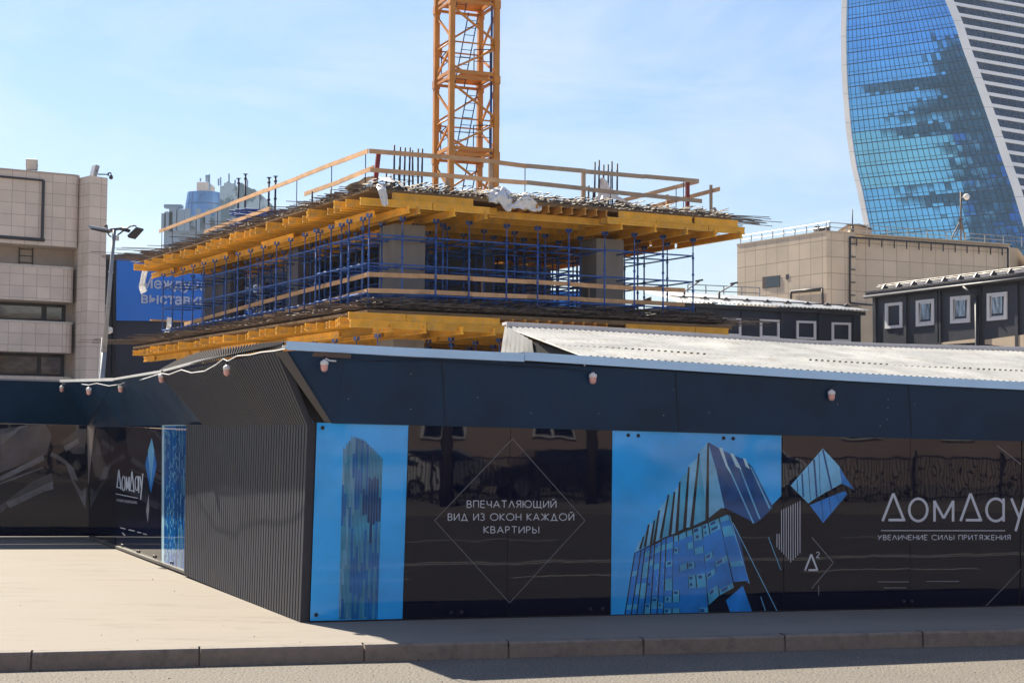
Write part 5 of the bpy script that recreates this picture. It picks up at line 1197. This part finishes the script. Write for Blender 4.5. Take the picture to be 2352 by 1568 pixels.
mb = MB(); mb.tube(t6(1040, 208, 98.4), t6(1040, 33, 98.4), .05, 6, .03); mb.tube(t6(1040, 208, 98.4), t6(1040, 165, 98.4), .09, 6); mb.build('roof_pole', M['steel_dark'], label='thin dark pole beside the tan roof hatch', category='pole')
t = thing('antenna_mast', 'braced antenna mast with a white disc on the roof before the glass tower', 'antenna mast', atY(2207, 548, 103))
mb = MB(); mb.tube(atY(2207, 552, 103), atY(2207, 440, 103), .06, 6); mb.path([atY(2185, 548, 102.5), atY(2207, 505, 103), atY(2218, 552, 103.5)], .05, 5); mb.path([atY(2192, 547, 103), atY(2207, 518, 103)], .03, 5); mb.beam(atY(2200, 506, 103), atY(2213, 503, 103), .08, .12); mb.build('pole', M['steel_rust'], t)
mb = MB(); p = atY(2220, 452, 103); mb.lathe(p, [(0, .06), (.15, .05), (.21, 0), (.15, -.04), (0, -.05)], 14, (0, -1, 0)); mb.tube(p + V((0, .05, 0)), atY(2207, 453, 103), .03, 5); mb.build('dish', M['white_disc'], t)

# ================================================================== site cabins
def window_on(parent, P, x0, x1, yt0, yt1, yb0, yb1, n, depth, tilt=False, pane_m=None, fw=6.5):
    # frame corners in picture points on plane P; yt/yb at left and right edges
    def R(u, v): # 0..1
        x = x0 + (x1 - x0) * u; yt_ = yt0 + (yt1 - yt0) * u; yb_ = yb0 + (yb1 - yb0) * u; return (x, yt_ + (yb_ - yt_) * v)
    a = fw / (x1 - x0); b = fw / (yb0 - yt0)
    mb = MB()
    for (u0, v0, u1, v1) in ((0, 0, 1, b), (0, 1 - b, 1, 1), (0, b, a, 1 - b), (1 - a, b, 1, 1 - b)):
        q = [P(*R(u0, v0), .05), P(*R(u0, v1), .05), P(*R(u1, v1), .05), P(*R(u1, v0), .05)]; mb.prism(q, -n * .09)
    w = mb.build('window', M['upvc'], parent)
    mb = MB(); q = [P(*R(u, v), -.03) for u, v in ((a, b), (a, 1 - b), (1 - a, 1 - b), (1 - a, b))]; mb.prism(q, -n * .01); mb.build('reveal', M['frame_dark'], w)
    mb = MB(); sa, sb = a * .55, b * .5
    lean = (lambda v: .10 * (1 - v)) if tilt else (lambda v: -.015)
    for (u0, v0, u1, v1) in ((a, b, 1 - a, b + sb), (a, 1 - b - sb, 1 - a, 1 - b), (a, b + sb, a + sa, 1 - b - sb), (1 - a - sa, b + sb, 1 - a, 1 - b - sb)):
        q = [P(*R(u0 + (.05 * (1 - v0) + .05 if tilt else 0), v0), lean(v0) - .0), P(*R(u0 + (.05 * (1 - v1) + .05 if tilt else 0), v1), lean(v1)), P(*R(u1, v1), lean(v1)), P(*R(u1, v0), lean(v0))]; mb.prism(q, -n * .03)
    mb.build('frame', M['upvc'], w)
    mb = MB(); q = [P(*R(a + sa + (.05 if tilt else 0), b + sb), lean(b) - .02), P(*R(a + sa + (.05 if tilt else 0), 1 - b - sb), lean(1 - b) - .02), P(*R(1 - a - sa, 1 - b - sb), lean(1 - b) - .02), P(*R(1 - a - sa, b + sb), lean(b) - .02)]; mb.prism(q, -n * .01)
    mb.build('pane', pane_m or M['glass_dark'], w)
M['blind'] = mat('blind_and_reflection_tone', (.48, .55, .58), .12, spec=.8, var=.06, vscale=1)  # light pane reflections put into this pale colour
M['reflection_film'] = mat('film_and_reflection_tone', (.32, .43, .54), .08, spec=1.0, var=.7, vscale=2.2, stretch=(4, 4, .8), bump=.02, bscale=2.5)  # streaky pale reflections put into the colour of the pane
# right-hand block
Q0 = atY(2004, 700, 68); Q1 = atY(2352, 700, 60); Q0.z = Q1.z = 0
qd = (Q1 - Q0).normalized(); qn = qd.cross(UP).normalized()
if qn.x > 0: qn = -qn
def cP(x, y, o=0.): return onP(x, y, Q0 + qn * o, qn)
kb_ = thing('site_cabin', 'graphite site cabin block with four tilted white windows at the right', 'site cabin', Q0.lerp(Q1, .6))
zc = 8.2
QE = Q1 + qd * 4
mb = MB(); mb.plan([Q0, QE, QE - qn * 5, Q0 - qn * 5], 0, zc); mb.build('wall', M['cabin_r'], kb_)
for x in (2010, 2080, 2152, 2160, 2248, 2250, 2336, 2420):
    mb = MB(); p = cP(x, 760, .04); mb.beam(V((p.x, p.y, 3)), V((p.x, p.y, zc - .1)), .16 if x != 2160 else .1, .08, up=qn); mb.build('post', M['cabin_r'], kb_)
mb = MB(); mb.beam(Q0 + UP * (zc + .02) + qn * .12 - qd * .15, QE + UP * (zc + .02) + qn * .12, .3, .14); mb.tube(Q0 + UP * (zc - .1) + qn * .3 - qd * .2, QE + UP * (zc - .1) + qn * .3, .07, 8); mb.build('gutter', M['steel_dark'], kb_)
mb = MB(); p = cP(2242, 700, .15); mb.path([V((p.x, p.y, zc - .15)) - qd * .5 + qn * .2, V((p.x, p.y, zc - .6)), V((p.x, p.y, 2))], .06, 8); mb.build('drainpipe', M['cabin_r'], kb_)
mb = MB(); corrugate(mb, Q0 + UP * (zc + .1) + qn * .32 - qd * .2, QE + UP * (zc + .1) + qn * .32, Q0 + UP * (zc + .62) - qn * 2.5 - qd * .2, QE + UP * (zc + .62) - qn * 2.5, 70, UP, .035); mb.build('roof_sheet', M['roof_grey'], kb_)
sg = MB()
for k in range(13):
    p = Q0 + qd * (.8 + k * .93) + UP * (zc + .2) + qn * .0; sg.prism([p + qn * .18, p - qn * .18, p - qn * .12 + UP * .16, p + qn * .02 + UP * .2], qd * .05)
for h, o in ((.12, 0), (.2, -.08)): sg.tube(Q0 + qd * .3 + UP * (zc + .2 + h) + qn * o, QE + UP * (zc + .2 + h) + qn * o, .018, 5)
sg.build('snow_guard', M['steel_dark'], kb_)
for (x0, x1, a, b, c, d, tl, bl) in ((2032, 2072, 697, 693, 755, 752, False, M['blind']), (2103, 2145, 690, 686, 750, 746, True, M['reflection_film']), (2182, 2227, 681.5, 677.5, 743, 740, True, M['reflection_film']), (2266, 2312, 674, 669.5, 737, 733, True, M['reflection_film']), (2356, 2404, 666, 661, 731, 727, True, M['glass_dark'])):
    window_on(kb_, cP, x0, x1, a, b, c, d, qn, .1, tl, bl)
mb = MB(); mb.prism([cP(2148, 792, .06), cP(2148, 788, .06), cP(2245, 777, .06), cP(2245, 786, .06)], -qn * .03); mb.prism([cP(2262, 790, .06), cP(2262, 780, .06), cP(2352, 768, .06), cP(2352, 800, .06)], -qn * .03); mb.build('sill_flashing', M['tan_r_plain'], kb_)
# left-hand block
J1 = atY(1977, 740, 70); J0 = atY(1572, 720, 65.9); J0.z = J1.z = 0
jd = (J1 - J0).normalized(); jn = jd.cross(UP).normalized()
if jn.y > 0: jn = -jn
def jP(x, y, o=0.): return onP(x, y, J0 + jn * o, jn)
ka_ = thing('site_cabin', 'navy site cabin block with white ribbed roof and square windows, behind the scaffold end', 'site cabin', J0.lerp(J1, .5))
zj = 7.55
JS = J0 - jd * .2
mb = MB(); mb.plan([JS, J1, J1 - jn * 6, JS - jn * 6], 0, zj); mb.build('wall', M['cabin'], ka_)
for x in (1600, 1705, 1795, 1882, 1962):
    mb = MB(); p = jP(x, 760, .03); mb.beam(V((p.x, p.y, 3)), V((p.x, p.y, zj - .1)), .12, .06, up=jn); mb.build('post', M['cabin'], ka_)
mb = MB(); mb.beam(JS + UP * (zj - .02) + jn * .15, J1 + UP * (zj - .02) + jn * .15 + jd * .1, .14, .16); mb.build('gutter', M['steel_dark'], ka_)
ra0 = JS + UP * (zj + .08) + jn * .4 - jd * .3; ra1 = J1 + UP * (zj + .08) + jn * .4 + jd * .2
rr0 = JS + UP * (zj + .75) - jn * 2.6 - jd * .3; rr1 = J1 + UP * (zj + .75) - jn * 2.6 - jd * 2.8
mb = MB(); corrugate(mb, ra0, ra1, rr0, rr1, 46, UP, .05); mb.build('roof_sheet', M['roof_white'], ka_)
mb = MB(); corrugate(mb, ra1, J1 + UP * (zj + .08) - jn * 6.2 + jd * .2, rr1, rr1 - jn * .05, 24, UP, .03); mb.build('roof_sheet', M['roof_white'], ka_, label='hipped end of the white roof')
sg = MB()
for k in range(9):
    p = ra0.lerp(ra1, (k + .6) / 9.3) + (rr0 - ra0) * .22 + UP * .08; sg.prism([p - jd * .22, p + jd * .22, p + UP * .13], -jn * .1)
for o in (.2, .27): sg.tube(ra0 + (rr0 - ra0) * o + UP * .12, ra1 + (rr0 - ra0) * o + UP * .12, .018, 5)
sg.build('snow_guard', M['steel_dark'], ka_)
for (x0, x1, a, b, c, d, bl) in ((1661, 1703, 728, 730, 770, 772, M['glass_dark']), (1746, 1791, 732.5, 734, 775, 777, M['glass_dark']), (1830, 1875, 736, 737.5, 778, 780, M['glass_dark']), (1911, 1955, 740, 741, 783, 785, M['blind'])):
    window_on(ka_, jP, x0, x1, a, b, c, d, jn, .1, False, bl, 5)
# smaller white-roofed hut seen through the scaffold end
hu = thing('site_hut', 'small hut with white gable roof seen through the end of the blue scaffold', 'site hut', (J0.x - 3.5, J0.y + 4, 0))
u0, u1 = atY(1470, 690, 68), atY(1590, 690, 66.5); u0.z = u1.z = 0; ud = (u1 - u0).normalized(); un = ud.cross(UP).normalized()
if un.y > 0: un = -un
mb = MB(); corrugate(mb, u0, u1, u0 + UP * 7.2, u1 + UP * 7.2, 14, un, .04); mb.build('wall', M['cabin'], hu)
mb = MB(); corrugate(mb, u0 + UP * 7.2 + un * .3 - ud * .2, u1 + UP * 7.2 + un * .3, u0 + UP * 8.0 - un * 3 - ud * .2, u1 + UP * 8.0 - un * 3, 12, UP, .05); mb.build('roof_sheet', M['roof_white'], hu)
mb = MB(); mb.plan([atY(1178, 700, 78), atY(1345, 700, 78), atY(1345, 700, 80), atY(1178, 700, 80)], 0, atY(1250, 668, 78).z); mb.build('shipping_container', M['banner'], label='bright blue metal store seen through the back of the open floor', category='container')
for lb, p, q in (('thin floodlight arm on the white cabin roof nearest the scaffold', atY(1572, 670, 68), atY(1606, 646, 67)), ('thin floodlight arm on the white cabin roof before the sand building', atY(1652, 672, 68), atY(1686, 652, 67))):
    t = thing('roof_lamp', lb, 'lamp', p); mb = MB(); mb.tube(p - UP * .3, p + UP * .05, .05, 6); mb.tube(p, q, .03, 6); mb.build('arm', M['steel_dark'], t); mb = MB(); mb.beam(q - V((.16, 0, .0)), q + V((.16, 0, .06)), .14, .07); mb.build('lamp_head', M['steel_dark'], t)
t = thing('walkway_railing', 'thin railing behind the white ribbed cabin roof', 'railing', atY(1660, 668, 76))
a_, b_ = atY(1580, 668, 76), atY(1745, 676, 76)
mb = MB()
for k in range(5): mb = MB(); p = a_.lerp(b_, k / 4); mb.tube(p - UP * .6, p + UP * .32, .03, 5); mb.build('post', M['steel_grey'], t)
for h in (.32, .05): mb = MB(); mb.tube(a_ + UP * h, b_ + UP * h, .022, 5); mb.build('rail', M['steel_grey'], t)
# low buildings closing the view between the decks and the cabins
mb = MB(); mb.plan([atY(1880, 770, 84), atY(2040, 770, 84), atY(2040, 770, 95), atY(1880, 770, 95)], 0, atY(1990, 702, 84).z); mb.build('annexe', M['tan_r_plain'], label='narrow tan annexe in the gap between the two cabin blocks', category='building')

# ================================================================== twisted glass skyscraper
kx = lambda z: (1881.6 + .38 * z)
prL = [(1942, 0), (1940, 76), (1941, 152), (1944, 213), (1952, 304), (1963, 380), (1977, 437), (1996, 532)]
prC = [(2172, 0), (2193, 49), (2212, 110), (2235, 171), (2256, 228), (2281, 300), (2303, 365), (2326, 429), (2349, 505)]
def curve(prof, Yf):
    P_ = []
    for x, y in prof:
        Y = Yf(60)
        for _ in range(4): Y = Yf(atY(x, y, Y).z)
        P_.append(atY(x, y, Y))
    P_.sort(key=lambda p: p.z); return P_
YLf = lambda z: 478.0 + .08 * (min(z, 85) - 60)
cL = curve(prL, YLf)
def at_z(P_, z):
    if z <= P_[0].z: a, b = P_[0], P_[1]
    elif z >= P_[-1].z: a, b = P_[-2], P_[-1]
    else:
        for a, b in zip(P_, P_[1:]):
            if a.z <= z <= b.z: break
    f = (z - a.z) / (b.z - a.z); p = a.lerp(b, f); p.z = z; return p
def at_px(prof, y):
    for (x0, y0), (x1, y1) in zip(prof, prof[1:]):
        if y <= y1: break
    return x0 + (x1 - x0) * (y - y0) / (y1 - y0)
def YCf(z):         # keeps the left face at one heading while the corner swings
    Y = 455.0 + .08 * (z - 60)
    for _ in range(6):
        p = at_z(cL, z); y = 1005 - (z - 2) / Y * FPX; x = at_px(prC, y + 0)
        Xc = (x - 1176) / FPX * Y; Y = p.y - .72 * (Xc - p.x)
    return Y
cC = curve(prC, YCf)
tw = thing('skyscraper', 'twisted blue glass skyscraper with white corner ribs', 'skyscraper', (at_z(cC, 60).x, 470, 0))
FH = 3.55; NF = 46; NC = 26
ztw = random.Random(77)
def Lp(z): return at_z(cL, z)
def Cp(z): return at_z(cC, z)
def Rp(z): c = Cp(z); tz = (z - 60) / 100; return c + V((38, 27 - 10 * tz, 0))
back = MB(); gl = MB(); gd_ = MB(); sp = MB()
for k in range(NF):
    z0, z1 = k * FH, (k + 1) * FH
    l0, c0_, r0_, l1, c1_, r1_ = Lp(z0), Cp(z0), Rp(z0), Lp(z1), Cp(z1), Rp(z1)
    nL = (c0_ - l0).cross(UP).normalized(); nL = -nL if nL.y > 0 else nL
    back.face([l0, c0_, c1_, l1]); back.face([c0_, r0_, r1_, c1_])
    bk0, bk1 = l0 + V((30, 40, 0)), l1 + V((30, 40, 0)); back.face([r0_, bk0, bk1, r1_]); back.face([bk0, l0, l1, bk1])
    for j in range(NC):
        u0, u1 = (j + .06) / NC, (j + .94) / NC
        for v0, v1 in ((.05, .30), (.34, .97)):
            q = [l0.lerp(c0_, u0).lerp(l1.lerp(c1_, u0), v0), l0.lerp(c0_, u1).lerp(l1.lerp(c1_, u1), v0), l0.lerp(c0_, u1).lerp(l1.lerp(c1_, u1), v1), l0.lerp(c0_, u0).lerp(l1.lerp(c1_, u0), v1)]
            t1_, t2_ = ztw.gauss(0, .0018), ztw.gauss(0, .0018)
            q = [q[0] + nL * (.25 + t1_ + t2_), q[1] + nL * (.25 - t1_ + t2_), q[2] + nL * (.25 - t1_ - t2_), q[3] + nL * (.25 + t1_ - t2_)]
            gl.face(q)
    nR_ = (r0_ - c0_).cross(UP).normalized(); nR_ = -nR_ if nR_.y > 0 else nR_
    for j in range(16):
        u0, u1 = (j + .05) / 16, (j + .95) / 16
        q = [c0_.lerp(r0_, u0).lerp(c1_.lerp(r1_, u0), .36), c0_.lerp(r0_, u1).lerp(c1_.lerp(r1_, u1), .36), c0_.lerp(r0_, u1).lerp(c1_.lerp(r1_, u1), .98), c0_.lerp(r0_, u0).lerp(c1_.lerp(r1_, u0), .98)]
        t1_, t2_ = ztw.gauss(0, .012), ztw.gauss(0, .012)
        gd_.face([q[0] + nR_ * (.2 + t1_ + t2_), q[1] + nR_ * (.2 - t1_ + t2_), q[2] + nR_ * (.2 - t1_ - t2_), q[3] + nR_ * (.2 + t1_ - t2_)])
    s = [c0_.lerp(c1_, .02), r0_.lerp(r1_, .02), r0_.lerp(r1_, .33), c0_.lerp(c1_, .33)]; sp.prism([p + nR_ * .5 for p in s], -nR_ * .6)
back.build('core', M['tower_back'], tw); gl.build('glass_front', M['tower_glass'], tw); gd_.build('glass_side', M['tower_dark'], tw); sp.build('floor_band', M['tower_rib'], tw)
def rib(name, Pf, w, dirv, nrm):
    mb = MB()
    for k in range(NF):
        z0, z1 = k * FH, (k + 1) * FH; a, b = Pf(z0), Pf(z1)
        mb.hexa([a - dirv * w[0], a + dirv * w[1], a + dirv * w[1] + nrm * .9, a - dirv * w[0] + nrm * .9], [b - dirv * w[0], b + dirv * w[1], b + dirv * w[1] + nrm * .9, b - dirv * w[0] + nrm * .9])
    mb.build(name, M['tower_rib'], tw)
dl = V((-.72, .69, 0)); rib('corner_rib', Lp, (.9, .7), V((1, -.6, 0)).normalized(), V((-.5, -.85, 0)).normalized()); rib('corner_rib', Cp, (.3, 2.2), V((1, .1, 0)).normalized(), V((-.1, -1, 0)).normalized())

# skyscraper out of frame to the left, mirrored in the glass of the tower
t = thing('mirrored_skyscraper', 'dark skyscraper out of view, mirrored in the right part of the glass tower', 'skyscraper', (-390, 60, 0)); rr = random.Random(4)
ax = V((-.804, -.595, 0)).normalized(); pe = V((.595, -.804, 0)).normalized(); o_ = V((-388, 76, 0))
def mbx(mb, s0, s1, d0, d1, z0, z1): mb.hexa([o_ + pe * a + ax * b + UP * z0 for a, b in ((s0, d0), (s1, d0), (s1, d1), (s0, d1))], [o_ + pe * a + ax * b + UP * z1 for a, b in ((s0, d0), (s1, d0), (s1, d1), (s0, d1))])
mb = MB(); mbx(mb, 0, 90, 0, 40, 0, 310); mb.build('wall', M['navy_wall'], t)
mb = MB()
for z in range(10, 306, 18): mbx(mb, rr.uniform(-10, 2), 91, -3, 41, z, z + rr.uniform(4, 10))
for z, s in ((136, -46), (172, -40), (208, -50)):  # long ledges shaped to give dark fingers in the tower's reflection
    for k in range(4): mbx(mb, s + 9 * k + rr.uniform(-4, 4), 60, -4 + k, 30, z + k * 4 + rr.uniform(-1, 1), z + 4 + k * 4)
mb.build('reflection_ledge', M['steel_dark'], t)
for nm, mm, pr_b in (('window', 'tan_light', .10), ('window', 'banner', .12), ('window', 'upvc', .07), ('window', 'far_conc', .12)):  # random coloured patches added as sunlit spots for the reflection
    mb = MB()
    for z in range(8, 300, 8):
        for s in range(2, 88, 7):
            if rr.random() < pr_b * (1.6 if z < 170 else .25): mbx(mb, s, s + rr.uniform(2, 6), -.6 - .02 * rr.random(), 0, z, z + rr.uniform(4, 12))
    mb.build(nm, M[mm], t)

# ================================================================== the street behind the camera, mirrored in the hoarding
def sp_(s, o, z=0): return K0 + kd * s + kn * o + UP * z        # along the kerb, out over the road
br = thing('brick_building', 'brown block across the street, mirrored in the glossy hoarding', 'building', sp_(5, 42, 0))
mb = MB(); mb.plan([sp_(-45, 38), sp_(60, 38), sp_(60, 54), sp_(-45, 54)], 0, 15); mb.build('wall', M['brick'], br)
for f in range(4):
    for k in range(24):
        s = -42 + k * 4.2; z = 1.9 + f * 3.2
        mb = MB(); mb.abox((0, 0, 0), (0, 0, 0)) if False else None
        mb.prism([sp_(s, 37.9, z), sp_(s + 1.7, 37.9, z), sp_(s + 1.7, 37.9, z + 1.6), sp_(s, 37.9, z + 1.6)], kn * .1); w_ = mb.build('window', M['upvc'], br)
        mb = MB()
        for d in (.1, .9): mb.prism([sp_(s + d, 37.86, z + .1), sp_(s + d + .7, 37.86, z + .1), sp_(s + d + .7, 37.86, z + 1.5), sp_(s + d, 37.86, z + 1.5)], kn * .03)
        mb.build('pane', M['glass_dark'], w_)
M['hedge'] = mat('hedge_twigs', (.035, .04, .025), .8, var=.3)
fe = thing('street_fence', 'dark railing across the street, mirrored in the glossy hoarding', 'fence', sp_(5, 24, .15))
mb = MB()
for k in range(560): p = sp_(-22 + k * .11, 24, .2); mb.beam(p, p + UP * 1.25, .02, .02)
mb.build('pales', M['steel_dark'], fe, kind='stuff')
for z in (.3, 1.4): mb = MB(); mb.beam(sp_(-22, 24, z), sp_(40, 24, z), .05, .05); mb.build('rail', M['steel_dark'], fe)
for k in range(22): mb = MB(); p = sp_(-22 + k * 2.9, 24, .15); mb.beam(p, p + UP * 1.45, .08, .08); mb.build('post', M['steel_dark'], fe)
M['car_white'] = mat('white_car_paint', (.6, .6, .6), .25, coat=1); M['car_dark'] = mat('dark_car_paint', (.02, .025, .035), .25, coat=1); M['car_silver'] = mat('silver_car_paint', (.35, .36, .38), .3, metal=.6, coat=1)
M['lamp_red'] = mat('tail_lamp', (.35, .02, .02), .3)
def car(s, o, m, label, yaw=0.0):
    t = thing('parked_car', label, 'car', sp_(s, o, .15), 'cars across the street')
    c, n_ = kd, kn
    def q(x, y, z): return sp_(s + x, o + y, .15 + z)
    prof = [(-2.15, .35), (-2.2, .75), (-1.95, .95), (-1.3, 1.0), (-.75, 1.42), (.9, 1.46), (1.65, 1.02), (2.1, .92), (2.2, .6), (2.15, .3)]
    mb = MB(); nn = len(prof); vs = []
    for y, k in ((-.86, 0), (-.80, 1), (.80, 1), (.86, 0)):
        vs += [q(x, y * (.84 if z > 1.1 else 1), z + (.02 if k else 0)) for x, z in prof]
    mb.mesh(vs, [(j * nn + i, j * nn + (i + 1) % nn, (j + 1) * nn + (i + 1) % nn, (j + 1) * nn + i) for j in range(3) for i in range(nn)] + [tuple(range(nn))[::-1], tuple(range(3 * nn, 4 * nn))], 0); mb.build('body', m, t)
    for y in (-.80, .80):
        g_ = 1 if y > 0 else -1
        for pts in (((-1.15, 1.02), (-.70, 1.37), (.05, 1.40), (.05, 1.02)), ((.12, 1.02), (.12, 1.40), (.85, 1.40), (1.45, 1.03))):
            mb = MB(); mb.prism([q(x, g_ * (.87 if z < 1.1 else .735), z) for x, z in pts], kn * .01 * g_); mb.build('window', M['glass_dark'], t)
        for x in (-1.35, 1.35):
            mb = MB(); mb.tube(q(x, g_ * .70, .32), q(x, g_ * .89, .32), .32, 18); mb.build('wheel', M['rubber'], t)
            mb = MB(); mb.tube(q(x, g_ * .885, .32), q(x, g_ * .90, .32), .2, 14); mb.build('hubcap', M['steel_grey'], t)
    for y in (-.6, .6):
        mb = MB(); mb.box(q(2.19, y, .72), kd * .02, kn * .16, UP * .07); mb.build('tail_lamp', M['lamp_red'], t)
car(-4, 27.5, M['car_silver'], 'silver car leftmost of the row mirrored in the hoarding'); car(2.5, 27.5, M['car_dark'], 'dark car second in the row mirrored in the hoarding'); car(8.6, 27.5, M['car_white'], 'white car mirrored under the big blue tower poster'); car(14.5, 27.5, M['car_dark'], 'dark car mirrored behind the diamond emblem'); car(20.6, 27.5, M['car_white'], 'white car mirrored behind the white logo lettering')
def tree(p, h, seed, label):
    t = thing('bare_tree', label, 'tree', p); r_ = random.Random(seed)
    mb = MB(); mb.tube(p, p + UP * h * .35, .17, 8, .12); mb.build('trunk', M['bark'], t); mb = MB()
    def grow(a, d, l, r, n):
        b = a + d * l; mb.tube(a, b, r, 5, r * .65, caps=False)
        if n == 0: return
        for k in range(3):
            nd = (d + V((r_.uniform(-.7, .7), r_.uniform(-.7, .7), r_.uniform(-.1, .5)))).normalized(); grow(b, nd, l * r_.uniform(.6, .85), r * .6, n - 1)
    grow(p + UP * h * .35, UP, h * .18, .11, 5); mb.build('crown', M['bark'], t)
tree(sp_(4.5, 22.6, .15), 8, 1, 'bare tree mirrored left of the white slogan'); tree(sp_(10, 22.8, .15), 7, 2, 'bare tree mirrored above the white slogan'); tree(sp_(-3, 22.7, .15), 8.5, 3, 'bare tree mirrored in the left blue poster')
tree(sp_(14, 22.9, .15), 7.5, 4, 'bare tree mirrored above the striped mark'); tree(sp_(18.5, 22.6, .15), 8, 5, 'bare tree mirrored beside the white logo'); tree(sp_(7.2, 31, .15), 9, 6, 'bare tree standing behind the mirrored cars')
car(-9.5, 31.5, M['car_dark'], 'dark car furthest back in the mirrored yard'); car(11.5, 32, M['car_silver'], 'silver car behind the mirrored row of cars'); car(17.5, 32, M['car_dark'], 'dark car behind the mirrored row, near the logo')
hd_ = MB(); q_ = random.Random(3)
for k in range(2600):
    p = sp_(q_.uniform(-22, 40), 24.7 + q_.uniform(-.35, .35), .15 + q_.random() ** 1.3 * 1.05); d_ = V((q_.gauss(0, 1), q_.gauss(0, 1), q_.gauss(0, 1))).normalized(); e_ = d_.cross(UP).normalized()
    hd_.face([p - d_ * .10, p + e_ * .05, p + d_ * .10, p - e_ * .05])
hd_.build('hedge', M['hedge'], kind='stuff', label='dark hedge behind the railing, mirrored in the hoarding', category='hedge')
mb = MB(); mb.beam(sp_(6.9, 23.2, .15), sp_(6.9, 23.2, 1.25), .5, .9, up=kn); mb.build('utility_box', M['steel_grey'], label='grey utility box mirrored behind the white slogan', category='utility box')

# ================================================================== thin haze volume added to lift the dark tones
hz = MB(); hz.abox((-700, -60, -1.1), (700, 720, 330))
ho = hz.build('haze', M['ground'], kind='stuff')
hm_ = bpy.data.materials.new('haze_air'); hm_.use_nodes = True; hn = hm_.node_tree; hn.nodes.remove(hn.nodes['Principled BSDF'])
hv = hn.nodes.new('ShaderNodeVolumePrincipled'); hv.inputs['Color'].default_value = (.72, .86, 1, 1); hv.inputs['Density'].default_value = .00013; hv.inputs['Anisotropy'].default_value = .1
hn.links.new(hv.outputs['Volume'], hn.nodes['Material Output'].inputs['Volume'])
ho.data.materials.clear(); ho.data.materials.append(hm_)
